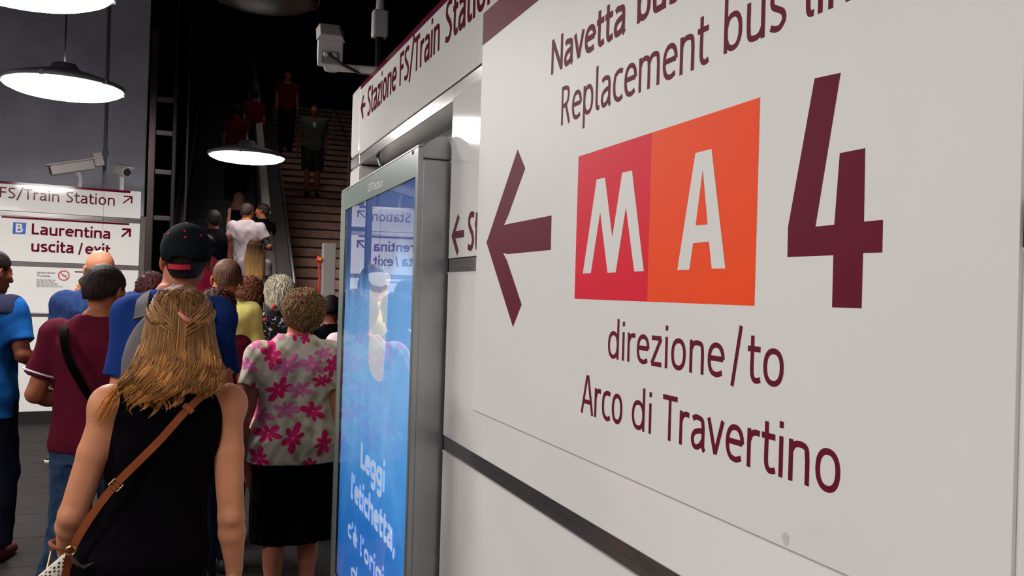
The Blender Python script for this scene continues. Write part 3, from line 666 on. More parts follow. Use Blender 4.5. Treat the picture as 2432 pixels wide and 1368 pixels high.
# camera seen from behind, above the end of the right wall
D3 = 4.25
c = at(795, 96, D3)+np.array([0, .16, 0])
cam3 = empty('security_camera', at(884, 160, D3), 'pale boxy security camera seen from behind, above the end of the right wall', 'camera')
ax = np.array([.12, 1, .46]); ax /= np.linalg.norm(ax)
obox(c, ax, UP, .32, .125, .135).build('camera_body', M['cam'], cam3, bevel=.008)
obox(c+np.array([0, 0, .085]), ax, UP, .38, .145, .034, taper=.72).build('sun_shield', M['cam'], cam3, bevel=.004)
rb = c-ax*.162
obox(rb+np.array([0, 0, -.018]), ax, UP, .008, .09, .06).build('rear_plate', M['housing'], cam3, bevel=.002)
for dx in (-.025, .02): MB().lathe([(.012, 0), (.012, .03), (.007, .034), (0.0005, .034)], rb+np.array([dx, 0, .0]), 12, axis=-ax).build('cable_gland', M['cam'], cam3)
MB().lathe([(.006, 0), (.006, .006), (0.0005, .006)], rb+np.array([0, -.002, .045]), 10, axis=-ax).build('screw', M['cable'], cam3)
b0 = c+np.array([.0, -.08, -.085])
b0[2] -= .02
MB().lathe([(.0005, -.03), (.035, -.03), (.045, 0), (.045, .03)], b0, 20).build('swivel', M['cam'], cam3, smooth=True)
e_ = at(896, 168, D3)
MB().tube([b0+np.array([.02, 0, -.01]), e_, (e_[0]+.01, e_[1], e_[2]-.02), (e_[0]+.01, e_[1], 2.63)], .020, 10).build('arm', M['cam'], cam3)
MB().tube([rb+np.array([-.01, -.03, -.01]), rb+np.array([.05, -.06, -.06]), rb+np.array([.14, -.03, -.085]), rb+np.array([.24, 0, -.08])], .008, 8).build('cable', M['cable'], cam3)
g = at(902, 58, D3+.55)
jb = empty('junction_box', g-np.array([0, 0, .1]), 'small pale junction box on a conduit, right of the boxy camera', 'junction box')
obox(g, (0, 1, 0), UP, .07, .088, .155).build('box_body', M['cam'], jb, bevel=.012)
MB().tube([g+np.array([.0, 0, .07]), g+np.array([-.002, 0, .2])], [.026, .018], 10).build('gland', M['cam'], jb)
MB().tube([g+np.array([.0, 0, .19]), (g[0], g[1], 7.6)], .016, 8).build('conduit', M['post2'], jb)
MB().tube([g+np.array([.0, 0, -.07]), (g[0]+.01, g[1], 2.5)], .024, 8).build('support', M['post2'], jb)

# ------------------------------------------------------------------ figures: smooth distance fields polygonised into one skin
def nets(f, lo, h):
    ins = f < 0; nx, ny, nz = f.shape
    a = ins[:-1, :-1, :-1]; s = np.zeros(a.shape, np.int8)
    for i in (0, 1):
        for j in (0, 1):
            for k in (0, 1): s += ins[i:nx-1+i, j:ny-1+j, k:nz-1+k]
    act = (s > 0) & (s < 8)
    ii, jj, kk = np.nonzero(act); n = len(ii)
    idx = np.full(a.shape, -1, np.int32); idx[ii, jj, kk] = np.arange(n)
    acc = np.zeros((n, 3)); cnt = np.zeros(n)
    cr = [(x, y, z) for x in (0, 1) for y in (0, 1) for z in (0, 1)]
    for c in cr:
        for ax in range(3):
            if c[ax]: continue
            d = list(c); d[ax] = 1
            v0 = f[ii+c[0], jj+c[1], kk+c[2]]; v1 = f[ii+d[0], jj+d[1], kk+d[2]]
            m = (v0 < 0) != (v1 < 0); t = np.where(m, v0/np.where(m, v0-v1, 1), 0)
            for q in range(3):
                acc[:, q] += np.where(m, c[q]+(t if q == ax else 0), 0)
            cnt += m
    V = (acc/cnt[:, None]+np.stack([ii, jj, kk], 1))*h+lo
    F = []
    for ax in range(3):
        b, c = (ax+1) % 3, (ax+2) % 3
        sl0 = [slice(None)]*3; sl1 = [slice(None)]*3; sl0[ax] = slice(0, -1); sl1[ax] = slice(1, None)
        for q in (b, c): sl0[q] = slice(1, -1); sl1[q] = slice(1, -1)
        A_ = ins[tuple(sl0)]; B_ = ins[tuple(sl1)]
        e = np.argwhere(A_ != B_); 
        if not len(e): continue
        fl = A_[tuple(e.T)]
        e = e.copy(); e[:, b] += 1; e[:, c] += 1
        def cell(db, dc):
            g = e.copy(); g[:, b] -= db; g[:, c] -= dc; return idx[tuple(g.T)]
        q = np.stack([cell(1, 1), cell(0, 1), cell(0, 0), cell(1, 0)], 1)
        q[~fl] = q[~fl][:, ::-1]; F.append(q)
    return V, np.concatenate(F)
def pchip(tab, z):
    t = np.array(tab, float); o = np.argsort(t[:, 0]); t = t[o]; zz = t[:, 0]; out = []
    for c in range(1, t.shape[1]):
        y = t[:, c]; d = np.diff(y)/np.diff(zz); m = np.concatenate([[d[0]], (d[1:]+d[:-1])/2, [d[-1]]])
        i = np.clip(np.searchsorted(zz, z)-1, 0, len(zz)-2); hh = zz[i+1]-zz[i]; u = np.clip((z-zz[i])/hh, 0, 1)
        out.append((2*u**3-3*u**2+1)*y[i]+(u**3-2*u**2+u)*hh*m[i]+(-2*u**3+3*u**2)*y[i+1]+(u**3-u**2)*hh*m[i+1])
    return out
class Fld:
    def __init__(s, lo, hi, h):
        s.lo = np.array(lo, float); s.h = h; n = np.ceil((np.array(hi)-s.lo)/h).astype(int)+1
        s.ax = [s.lo[i]+h*np.arange(n[i]) for i in range(3)]; s.f = np.full(n, .5, np.float32)
    def sl(s, lo, hi):
        r = [slice(max(0, int((lo[i]-s.lo[i])/s.h)-1), max(0, min(len(s.ax[i]), int((hi[i]-s.lo[i])/s.h)+2))) for i in range(3)]
        return tuple(r), s.ax[0][r[0]][:, None, None], s.ax[1][r[1]][None, :, None], s.ax[2][r[2]][None, None, :]
    def dist(s, p, pad):
        k = p[0]
        if k == 'c':
            a, b, ra, rb = np.array(p[1], float), np.array(p[2], float), p[3], p[4]; R_ = max(ra, rb)+pad
            r, x, y, z = s.sl(np.minimum(a, b)-R_, np.maximum(a, b)+R_); ba = b-a; L2 = ba@ba+1e-9
            t = np.clip(((x-a[0])*ba[0]+(y-a[1])*ba[1]+(z-a[2])*ba[2])/L2, 0, 1)
            d = np.sqrt((x-a[0]-t*ba[0])**2+(y-a[1]-t*ba[1])**2+(z-a[2]-t*ba[2])**2)-(ra+(rb-ra)*t)
        elif k == 'e':
            c, rr = np.array(p[1], float), np.array(p[2], float); Rm = p[3] if len(p) > 3 and p[3] is not None else None; R_ = max(rr)+pad
            r, x, y, z = s.sl(c-R_, c+R_); x, y, z = x-c[0], y-c[1], z-c[2]
            if Rm is not None:
                x, y, z = (Rm[0, 0]*x+Rm[1, 0]*y+Rm[2, 0]*z, Rm[0, 1]*x+Rm[1, 1]*y+Rm[2, 1]*z, Rm[0, 2]*x+Rm[1, 2]*y+Rm[2, 2]*z)
            k0 = np.sqrt((x/rr[0])**2+(y/rr[1])**2+(z/rr[2])**2); k1 = np.sqrt((x/rr[0]**2)**2+(y/rr[1]**2)**2+(z/rr[2]**2)**2)
            d = k0*(k0-1)/(k1+1e-6)
        elif k == 'l':
            tab = p[1]; ex = p[2] if len(p) > 2 else 2.3
            t = np.array(tab); R_ = t[:, 3:].max()+pad+max(abs(t[:, 1]).max(), abs(t[:, 2]).max())
            r, x, y, z = s.sl((-R_, -R_, t[:, 0].min()-pad), (R_, R_, t[:, 0].max()+pad))
            cx, cy, rx, ry = pchip(tab, z.ravel()); g = lambda q: q[None, None, :]
            d = ((np.abs(x-g(cx))/g(rx))**ex+(np.abs(y-g(cy))/g(ry))**ex)**(1/ex)-1
            d = d*g(np.minimum(rx, ry)); d = np.maximum(d, np.maximum(z-t[:, 0].max(), t[:, 0].min()-z))
        return r, d, x, y, z
    def add(s, p, k=.02, planes=()):
        r, d, x, y, z = s.dist(p, k+3*s.h)
        if d.size == 0: return s
        X, Y, Z = s.ax[0][r[0]][:, None, None], s.ax[1][r[1]][None, :, None], s.ax[2][r[2]][None, None, :]
        for (q, n) in planes:
            n = np.array(n, float); n /= np.linalg.norm(n); d = np.maximum(d, (X-q[0])*n[0]+(Y-q[1])*n[1]+(Z-q[2])*n[2])
        a = s.f[r]; h = np.maximum(k-np.abs(a-d), 0)/k; s.f[r] = np.minimum(a, d)-h*h*k*.25
        return s
    def cut(s, p, k=.005):
        r, d, x, y, z = s.dist(p, k+3*s.h)
        if d.size == 0: return s
        a = s.f[r]; d = -d; h = np.maximum(k-np.abs(a-d), 0)/k; s.f[r] = np.maximum(a, d)+h*h*k*.25
        return s
    def plane(s, q, n):
        n = np.array(n, float); n /= np.linalg.norm(n)
        s.f = np.maximum(s.f, ((s.ax[0][:, None, None]-q[0])*n[0]+(s.ax[1][None, :, None]-q[1])*n[1]+(s.ax[2][None, None, :]-q[2])*n[2]).astype(np.float32)); return s
    def ripple(s, amp, fr=(9, 7, 13), seed=0, n=3):
        g = random.Random(seed)
        for i in range(n):
            m = 1.6**i; ph = [g.random()*6.28 for _ in range(3)]; q = [fr[j]*m*(.8+.4*g.random()) for j in range(3)]; w_ = [g.choice((-1, 1))*.6 for _ in range(3)]
            X, Y, Z = s.ax[0][:, None, None], s.ax[1][None, :, None], s.ax[2][None, None, :]
            s.f += (amp/m*np.sin(q[0]*X*6.28+ph[0]+w_[0]*q[2]*Z*6.28)*np.cos(q[1]*Y*6.28+ph[1]+w_[1]*q[2]*Z*3.1)).astype(np.float32)
        return s
    def mesh(s): return nets(s.f, s.lo, s.h)
def join(parts):
    V = []; F = []; n = 0
    for v, f in parts: V.append(v); F.append(f+n); n += len(v)
    return np.concatenate(V), np.concatenate(F)
def rotz(a): c, s_ = math.cos(a), math.sin(a); return np.array([[c, -s_, 0], [s_, c, 0], [0, 0, 1.]])
def rotx(a): c, s_ = math.cos(a), math.sin(a); return np.array([[1., 0, 0], [0, c, -s_], [0, s_, c]])
def unit(v): v = np.array(v, float); return v/(np.linalg.norm(v)+1e-9)

def skin_mat(name, c, dark=.0):
    return mat(name, c, rough=.5, spec=.2, noise=.14, nscale=9, bump=.05, bscale=120, sss=.12)
def cloth_mat(name, c, c2=None, nscale=10, rough=.85, bump=.12, bscale=220, noise=.12):
    return mat(name, c, rough=rough, spec=.05, noise=noise, nscale=nscale, bump=bump, bscale=bscale, col2=c2, sheen=.0)
def hair_mat(name, c, c2, st=(60, 60, 6), rough=.5):
    return mat(name, c, rough=rough, spec=.12, nscale=3, col2=c2, bump=.4, bscale=4, stretch=st)
M['eye'] = mat('eye_white', (.7, .68, .65), rough=.2); M['shoe_blk'] = mat('black_shoe', (.015, .015, .017), rough=.5)
M['lip'] = mat('lip', srgb(150, 80, 76), rough=.5)

# torso outline tables for a 1.70 m figure: (z, cx, cy, rx, ry)
def torso_tab(sex, k=1.0, belly=0.):
    if sex == 'm':
        T = [(.84, 0, -.01, .155, .105), (.93, 0, -.01, .168, .118), (1.02, 0, 0, .158, .108+belly), (1.12, 0, .005, .155, .105+belly), (1.25, 0, 0, .172, .115), (1.35, 0, -.01, .178, .108),
             (1.41, 0, -.015, .150, .080), (1.45, 0, -.015, .095, .062), (1.49, 0, -.012, .062, .058)]
    else:
        T = [(.82, 0, -.015, .160, .110), (.91, 0, -.02, .178, .125), (1.0, 0, -.005, .155, .108+belly), (1.10, 0, 0, .132, .098+belly), (1.22, 0, .005, .146, .110), (1.32, 0, -.005, .152, .100),
             (1.39, 0, -.015, .132, .074), (1.43, 0, -.015, .085, .056), (1.47, 0, -.01, .054, .050)]
    return [(z, x, y, rx*k, ry*(.5+.5*k)) for z, x, y, rx, ry in T]
def infl(T, d, z0=None, z1=None, flare=0.):
    T2 = [(z, x, y, rx+d, ry+d) for z, x, y, rx, ry in T]
    if z0 is not None:
        zz = np.linspace(z0, z1, 11); c = pchip(T2, np.clip(zz, min(t[0] for t in T2), max(t[0] for t in T2)))
        T2 = [(zz[i], c[0][i], c[1][i], c[2][i]+flare*max(0, 1-(zz[i]-z0)/.3), c[3][i]+flare*max(0, 1-(zz[i]-z0)/.3)) for i in range(11)]
    return T2
def hand_prims(w_, d, nrm, side, curl=.35, size=1.0):
    """wrist, pointing direction, back-of-hand normal, side (+1 right): palm, four fingers, thumb"""
    w_ = np.array(w_, float); d = unit(d); nrm = unit(np.array(nrm)-d*(np.array(nrm)@d)); a = np.cross(d, nrm)*side  # a: towards the thumb
    P = []
    c = w_+d*.045*size
    Rm = np.stack([a, nrm, d], 1)
    P.append(('e', c, (.040*size, .016*size, .052*size), Rm)); P.append(('c', w_, w_+d*.02, .022*size, .020*size))
    for i, (o, l) in enumerate(((.029, .074), (.010, .083), (-.010, .077), (-.028, .060))):
        b = w_+d*(.086 if i < 3 else .078)*size+a*o*size; l *= size; q = curl*(1+.12*i)
        d1 = unit(d*math.cos(q)-nrm*math.sin(q)); d2 = unit(d*math.cos(2.1*q)-nrm*math.sin(2.1*q)); d3 = unit(d*math.cos(3*q)-nrm*math.sin(3*q))
        p1 = b+d1*l*.45; p2 = p1+d2*l*.32; p3 = p2+d3*l*.23
        P += [('c', b-d*.02*size, p1, .0098*size, .0088*size), ('c', p1, p2, .0088*size, .0080*size), ('c', p2, p3, .0080*size, .0068*size)]
    tb = w_+d*.022*size+a*.026*size; t1 = tb+unit(d*.7+a*.75-nrm*.25)*.040*size; t2 = t1+unit(d*.95+a*.25-nrm*.3)*.030*size
    P += [('c', tb-a*.01, t1, .013*size, .0105*size), ('c', t1, t2, .0105*size, .008*size)]
    return P
ARM = {'hang': ((.204, -.035, 1.115), (.216, .045, .875), (0, .22, -1), (1, .1, 0)),
       'bent': ((.245, -.04, 1.12), (.19, .19, 1.06), (-.35, .9, .05), (.6, .1, .8)),
       'fold': ((.25, -.02, 1.12), (.12, .17, 1.22), (-.5, .5, .6), (.6, .2, .8)),
       'back': ((.24, -.08, 1.12), (.27, -.10, .88), (.05, -.05, -1), (1, 0, 0))}
def mirror(v, side): return np.array([v[0]*side, v[1], v[2]])
def figure(label, pos, H=1.70, yaw=0., sex='m', k=1.0, belly=0., skin=None, arms=('hang', 'hang'), turn=0., nod=0., stride=.12,
           top=None, bottom=None, hair=None, shoes=None, h=.009, shoulder=None, name='person', fine=True, neck=1.0, armr=1.0, lean=0., mouth=True, hx=0., hipx=0.):
    s = H/1.70; T = torso_tab(sex, k, belly); T = [(z, x+hipx*min(1, max(0, (1.28-z)/.36)), y, rx, ry) for z, x, y, rx, ry in T]; sw = shoulder or (.168 if sex == 'm' else .148)*(.6+.4*k)
    R0 = rotz(-yaw); pos = np.array(pos, float)
    def W(v):
        v = np.asarray(v)*s
        if lean: v = v+np.stack([np.zeros(len(v)), np.maximum(v[:, 2]-.95*s, 0)*lean, np.zeros(len(v))], 1)
        return v@R0.T+pos
    root = empty(name, pos, label, 'person')
    body = []
    lo = np.array([-.46, -.34, -.01]); hi = np.array([.46, .42, 1.78])
    f = Fld(lo, hi, h); f.add(('l', T, 2.4), .03)
    knees = {}; 
    for sd in (-1, 1):
        ph = stride*sd
        hip = (.088*sd*k+hipx, 0, .90); kn = (.095*sd+hipx, .02+ph*.55, .49); an = (.095*sd+hipx, -.03+ph*.75 if ph > 0 else -.03+ph*1.3, .085 if ph >= 0 else .085+min(.10, -ph*.6))
        knees[sd] = (hip, kn, an)
        f.add(('c', hip, kn, .088*k, .056*(.5+.5*k)), .03); f.add(('c', kn, an, .052, .036), .02)
        f.add(('e', (kn[0], (kn[1]+an[1])/2-.018, .34), (.050, .055, .12)), .03)
        tl = math.radians(-28) if ph < 0 else 0
        toe = (an[0]+.012*sd, an[1]+.145, .026)
        f.add(('c', (an[0], an[1]-.025, an[2]-.045), toe, .036, .024), .02)
    hands = []; ar = (.047 if sex == 'm' else .041)*armr
    AJ = {}
    for sd, sp in zip((-1, 1), arms):
        el, wr_, hd, nr = ARM[sp] if isinstance(sp, str) else sp
        sh = np.array([sw*sd, -.012, 1.385 if sex == 'm' else 1.365])
        if isinstance(sp, str): el, wr_, hd, nr = [mirror(v, sd) for v in (el, wr_, hd, nr)]; dx = (sw-.168)*sd; el = el+[dx, 0, 0]; wr_ = wr_+[dx, 0, 0]
        else: el, wr_, hd, nr = [np.array(v, float) for v in (el, wr_, hd, nr)]
        AJ[sd] = (sh, el, wr_, hd, nr)
        f.add(('e', sh+np.array([.004*sd, 0, -.012]), (.055*armr, .058*armr, .062)), .03)
        mid = sh+(el-sh)*.45
        f.add(('c', sh, mid, ar*1.03, ar), .025); f.add(('c', mid, el, ar, ar*.83), .01)
        fm = el+(wr_-el)*.3
        f.add(('c', el, fm, ar*.84, ar*.88), .012); f.add(('c', fm, wr_, ar*.88, ar*.55), .01)
        f.add(('e', el+np.array([0, -.030, .004]), (.020, .016, .022)), .015); f.cut(('c', el+np.array([-.022, -.046, -.020]), el+np.array([.022, -.046, -.022]), .004, .004), .010)
        hands.append((wr_, hd, nr, sd))
        f.add(('c', wr_, wr_+unit(hd)*.02, ar*.55, ar*.5), .008)
    np_, nq = (0, -.02, 1.40), (0, .0, 1.545)
    f.add(('c', np_, nq, .056*neck*(1 if sex == 'm' else .9), .052*neck*(1 if sex == 'm' else .88)), .03)
    body.append(f.mesh())
    # head
    RH = rotz(-turn)@rotx(-nod); HC = np.array([0, -.005, 1.545])
    Hp = lambda v: RH@(np.array(v, float)-HC)+HC+np.array([hx, 0, 0])
    hh = min(h, .0065) if fine else h
    g = Fld((-.16, -.17, 1.42), (.16, .17, 1.76), hh)
    g.add(('e', Hp((0, -.010, 1.610)), (.076, .094, .088), RH), .02)
    g.add(('e', Hp((0, .028, 1.550)), (.057, .068, .074), RH), .03)
    g.add(('e', Hp((0, .068, 1.492)), (.026, .024, .020), RH), .03)
    g.add(('c', np_, Hp(nq), .050*neck, .050*neck), .03)
    g.add(('c', Hp((0, .090, 1.597)), Hp((0, .112, 1.556)), .0085, .0135), .012)
    for sd in (-1, 1):
        g.add(('c', Hp((.012*sd, .084, 1.610)), Hp((.045*sd, .068, 1.606)), .012, .010), .012)
        g.add(('e', Hp((.045*sd, .060, 1.565)), (.022, .022, .02), RH), .02)
        g.add(('e', Hp((.083*sd, -.006, 1.576)), (.008, .020, .033), RH@rotz(.5*sd)), .006)
        g.cut(('e', Hp((.086*sd, .0, 1.581)), (.006, .010, .018), RH), .004)
        g.cut(('e', Hp((.033*sd, .094, 1.592)), (.016, .012, .010), RH), .006)
    g.add(('c', Hp((-.018, .088, 1.522)), Hp((.018, .088, 1.522)), .008, .008), .008)
    body.append(g.mesh())
    for (wr_, hd, nr, sd) in hands:
        P = hand_prims(wr_, hd, nr, sd); q = np.array(wr_); e = Fld(q-.16, q+.16, .0048 if fine else .0065)
        e.add(('c', q-unit(hd)*.02, q+unit(hd)*.02, ar*.56, ar*.5), .01)
        for i, p_ in enumerate(P): e.add(p_, .010 if i < 2 else .0035)
        body.append(e.mesh())
    V, F = join(body)
    mk('body', W(V), F, skin, root, True)
    for sd in (-1, 1):
        c = Hp((.033*sd, .080, 1.592)); mbb = MB().lathe([(.0005, -.0115), (.008, -.0085), (.0115, 0), (.008, .0085), (.0005, .0115)], c, 12); mk('eye', W(np.array(mbb.V)), mbb.F, M['eye'], root, True)
        mbb = MB().lathe([(.0055, 0), (.0005, .0006)], Hp((.033*sd, .0915, 1.592)), 10, axis=RH@np.array([0, 1, 0])); mk('pupil', W(np.array(mbb.V)), mbb.F, M['cable'], root, True)
    if mouth:
        e = Fld(Hp((0, .09, 1.522))-.045, Hp((0, .09, 1.522))+.045, .0035); e.add(('e', Hp((0, .0925, 1.5265)), (.019, .006, .0045), RH), .001); e.add(('e', Hp((0, .0925, 1.518)), (.016, .0065, .0050), RH), .001); v, q = e.mesh(); mk('lips', W(v), q, M['lip'], root, True)
    ctx = dict(root=root, W=W, Hp=Hp, RH=RH, T=T, AJ=AJ, legs=knees, s=s, sw=sw, h=h, k=k, ar=ar)
    # ---------------- clothes
    if top: garment_top(ctx, **top)
    if bottom: garment_bottom(ctx, **bottom)
    if shoes is not False:
        for sd in (-1, 1):
            hip, kn, an = knees[sd]; e = Fld((an[0]-.1, an[1]-.12, -.012), (an[0]+.1, an[1]+.24, .2), .008)
            toe = (an[0]+.012*sd, an[1]+.155, .033)
            e.add(('c', (an[0], an[1]-.025, max(an[2]-.045, .04)), toe, .045, .034), .02); e.add(('c', (an[0], an[1]-.01, an[2]-.02), (an[0], an[1]-.01, an[2]+.012), .044, .043), .02)
            if an[2] < .1: e.plane((0, 0, .004), (0, 0, -1))
            v, q = e.mesh(); mk('shoe', W(v), q, (shoes or {}).get('m', M['shoe_blk']), root, True)
            if shoes and shoes.get('sole'):
                e = Fld((an[0]-.1, an[1]-.12, -.012), (an[0]+.1, an[1]+.24, .2), .008)
                e.add(('c', (an[0], an[1]-.03, max(an[2]-.07, .022)), (toe[0], toe[1]+.004, .02), .049, .038), .02); e.plane((0, 0, max(an[2]-.055, .03)), (0, 0, 1)) if an[2] < .1 else None
                v, q = e.mesh(); mk('sole', W(v), q, shoes['sole'], root, True)
    if hair: hair_cap(ctx, **hair)
    return ctx
def garment_top(c, m, kind='tshirt', hem=.86, loose=.016, sleeve=.55, flare=.0, name='shirt', attrf=None, h=None, collar=None, neckr=.078, zneck=1.435, seed=1, open_arm=.0, col_m=None, fold=.0035, sflare=.008):
    hh = h or c['h']; f = Fld((-.46, -.34, hem-.05), (.46, .42, 1.56), hh)
    f.add(('l', infl(c['T'], loose, hem-.02, 1.475, flare), 2.4), .02)
    for sd in (-1, 1):
        sh, el, wr_, hd, nr = c['AJ'][sd]; ar = c['ar']
        if kind == 'tank': continue
        f.add(('e', sh+np.array([.004*sd, 0, -.008]), (.058+loose*.8, .060+loose, .064+loose*.6)), .03)
        if sleeve <= 1:
            e = sh+(el-sh)*sleeve; d = unit(el-sh)
            f.add(('c', sh, e+d*.05, ar+loose*1.1, ar+loose+sflare), .03, planes=[(e, d)])
        else:
            f.add(('c', sh, el, ar+loose*1.1, ar+loose), .03); e = el+(wr_-el)*(sleeve-1); d = unit(wr_-el)
            f.add(('c', el, e+d*.03, ar+loose, ar*.7+loose), .02, planes=[(e, d)])
    f.ripple(fold, (5, 4, 4), seed)
    f.plane((0, 0, hem), (0, 0, -1))
    if kind == 'tank':
        for sd in (-1, 1):
            f.cut(('e', (c['sw']*sd*1.28, -.01, 1.33), (.062, .12, .11)), .01)
    f.cut(('c', (0, .02, zneck+.012), (0, .03, 1.7), neckr, neckr+.02), .004)
    V, F = f.mesh(); at_ = None
    if attrf is not None: at_ = {'print': attrf(V)}
    c['top'] = mk(name, c['W'](V), F, m, c['root'], True, attr=at_)
    if collar:
        e = Fld((-.14, -.14, 1.38), (.14, .16, 1.56), .006); e.add(('c', (0, -.018, 1.43), (0, -.004, 1.485), neckr+.006, neckr-.004), .01); e.cut(('c', (0, -.018, 1.38), (0, -.004, 1.58), neckr-.008, neckr-.012), .004)
        e.plane((0, 0, 1.495), (0, .25, 1)); e.plane((0, 0, 1.425), (0, 0, -1)); v, q = e.mesh(); mk('collar', c['W'](v), q, col_m or m, c['top'], True)
def garment_bottom(c, m, kind='pants', waist=.93, hem=.09, loose=.014, name=None, seed=2, flare=.05):
    f = Fld((-.34, -.34, hem-.04), (.34, .34, waist+.04), c['h']*1.1)
    if kind == 'skirt':
        T = c['T']; t0 = infl(T, .012, .84, waist, 0)
        top_ = t0[0]; tab = [(hem, 0, .0, top_[3]+flare, top_[4]+flare+.02), (hem+.2, 0, -.005, top_[3]+flare*.75, top_[4]+flare*.7)]+t0
        f.add(('l', tab, 2.3), .01); f.ripple(.006, (6, 5, 1.0), seed)
    else:
        f.add(('l', infl(c['T'], .012, .82, waist), 2.4), .02)
        for sd in (-1, 1):
            hip, kn, an = c['legs'][sd]; k = c['k']
            f.add(('c', hip, kn, .091*k+loose*.75, .060+loose*1.3), .03)
            if hem < .45: f.add(('c', kn, an, .058+loose*1.3, .048+loose*1.3), .025); f.add(('e', (kn[0], (kn[1]+an[1])/2-.020, .34), (.072, .078, .155)), .04); f.add(('e', kn, (.080, .080, .09)), .03)
        f.ripple(.0025, (6, 5, 7), seed)
    f.plane((0, 0, hem), (0, 0, -1)); f.plane((0, 0, waist), (0, 0, 1))
    V, F = f.mesh(); mk(name or {'pants': 'trousers', 'skirt': 'skirt', 'shorts': 'shorts'}[kind], c['W'](V), F, m, c['root'], True)
def hair_cap(c, m, style='short', amp=.002, thick=.010, h=.0065, name='hair', wisps=0, seed=5, length=.0, curl=.0, wm=None, nape=1.522, ripple=(30, 30, 22)):
    Hp, RH = c['Hp'], c['RH']; lo = (-.22, -.24, 1.16 if style == 'long' else 1.36); f = Fld(lo, (.22, .2, 1.80), h)
    t = thick; n = RH@np.array([0, 1, -.85]); n2 = RH@np.array([0, 0, -1.])
    pl = [(Hp((0, .048, 1.625)), n)]
    if style in ('short', 'buzz', 'round'): pl.append((Hp((0, -.02, 1.562)), n2+RH@np.array([0, .25, 0])))
    f.add(('e', Hp((0, -.012, 1.614)), (.077+t, .094+t, .088+t), RH), .01, planes=pl)
    if style in ('short', 'round', 'buzz'):
        f.add(('e', Hp((0, -.042, 1.562)), (.052+t*.8, .057+t, .062), RH), .025, planes=[(Hp((0, -.005, 1.60)), n), (Hp((0, 0, nape)), n2)])
        f.plane(Hp((0, -.02, nape)), n2+RH@np.array([0, .35, 0]))
    if style == 'round':
        f.add(('e', Hp((0, -.020, 1.605)), (.088+t, .098+t, .098+t), RH), .02, planes=[(Hp((0, .03, 1.6)), n)])
        f.plane(Hp((0, -.02, nape)), n2)
    if style == 'bob':
        f.add(('e', Hp((0, -.030, 1.560)), (.088+t, .088+t, .115+t*.6), RH), .03, planes=[(Hp((0, .04, 1.58)), RH@np.array([0, 1, -.2]))])
        f.plane(Hp((0, -.02, nape)), n2)
    if style == 'long':
        z1 = 1.60-length
        f.add(('l', [(z1-.02, 0, -.115, .100, .030), (z1+.1, 0, -.11, .125, .040), (1.42, 0, -.095, .128, .055), (1.52, 0, -.060, .112, .078), (1.62, 0, -.03, .092, .090)], 2.2), .03)
    if style in ('short', 'buzz', 'round'):
        for sd in (-1, 1): f.cut(('e', Hp((.092*sd, .002, 1.570)), (.03, .030, .040), RH), .006)
    if amp: f.ripple(amp, ripple, seed, 2); f.ripple(amp*.7, tuple(q*1.9 for q in ripple), seed+3, 2)
    V, F = f.mesh(); hv = mk(name, c['W'](V), F, m, c['root'], True)
    if wisps:
        g = np.random.default_rng(seed); me = []; mb = MB(); cen = Hp((0, -.01, 1.58))
        ids = g.integers(0, len(V), wisps)
        for i in ids:
            p = V[i]; o = unit(p-cen); dn = np.array([0, -.1, -1.]); tg = unit(dn-o*(dn@o)); tg = unit(tg+np.cross(tg, o)*g.normal(0, .25+curl)); L_ = .020*(1+.8*g.random())
            q1 = p+tg*L_*.5+o*.002; q2 = p+tg*L_+o*(.0025*g.random()-.0012); mb.tube([p-o*.002, q1, q2], [.0018, .0022, .0006], 4, cap=False)
        mk('wisps', c['W'](np.array(mb.V)), mb.F, wm or m, hv, True)['kind'] = 'stuff'
    return hv

# ------------------------------------------------------------------ the crowd
SK = {'light': skin_mat('skin_light', srgb(208, 140, 104)), 'rosy': skin_mat('skin_rosy', srgb(206, 130, 104)), 'mid': skin_mat('skin_mid', srgb(168, 100, 70)),
      'tan': skin_mat('skin_tan', srgb(128, 72, 52)), 'brown': skin_mat('skin_brown', srgb(96, 54, 40))}
HM = {'black': hair_mat('hair_black', srgb(34, 26, 28), srgb(18, 14, 16)), 'dark': hair_mat('hair_dark', srgb(56, 40, 36), srgb(28, 20, 20)), 'brown': hair_mat('hair_brown', srgb(104, 74, 56), srgb(60, 42, 34)),
      'red': hair_mat('hair_auburn', srgb(70, 30, 30), srgb(36, 16, 18)), 'curl': hair_mat('hair_curly', srgb(120, 70, 46), srgb(58, 32, 24), st=(25, 25, 25)),
      'grey': hair_mat('hair_grey', srgb(206, 196, 172), srgb(104, 96, 90)), 'sand': hair_mat('hair_sand', srgb(166, 128, 92), srgb(104, 74, 50), st=(30, 30, 18)), 'blond': hair_mat('hair_blond', srgb(186, 140, 84), srgb(104, 68, 44))}
def ombre(m):
    nt = m.node_tree; b = nt.nodes['Principled BSDF']; tc = nt.nodes.new('ShaderNodeTexCoord'); sp = nt.nodes.new('ShaderNodeSeparateXYZ'); r = nt.nodes.new('ShaderNodeValToRGB')
    r.color_ramp.elements[0].position = .15; r.color_ramp.elements[0].color = (*srgb(206, 160, 96), 1); r.color_ramp.elements[1].position = .75; r.color_ramp.elements[1].color = (*srgb(78, 50, 36), 1)
    nt.links.new(tc.outputs['Generated'], sp.inputs[0]); nt.links.new(sp.outputs['Z'], r.inputs[0]); nt.links.new(r.outputs[0], b.inputs['Base Color'])
ombre(HM['blond'])
def ground(x, y, D):
    p = at(x, 684, D); return np.array([p[0], p[1], 0.])
def hgt(y, x, D): return float(at(x, y, D)[2])

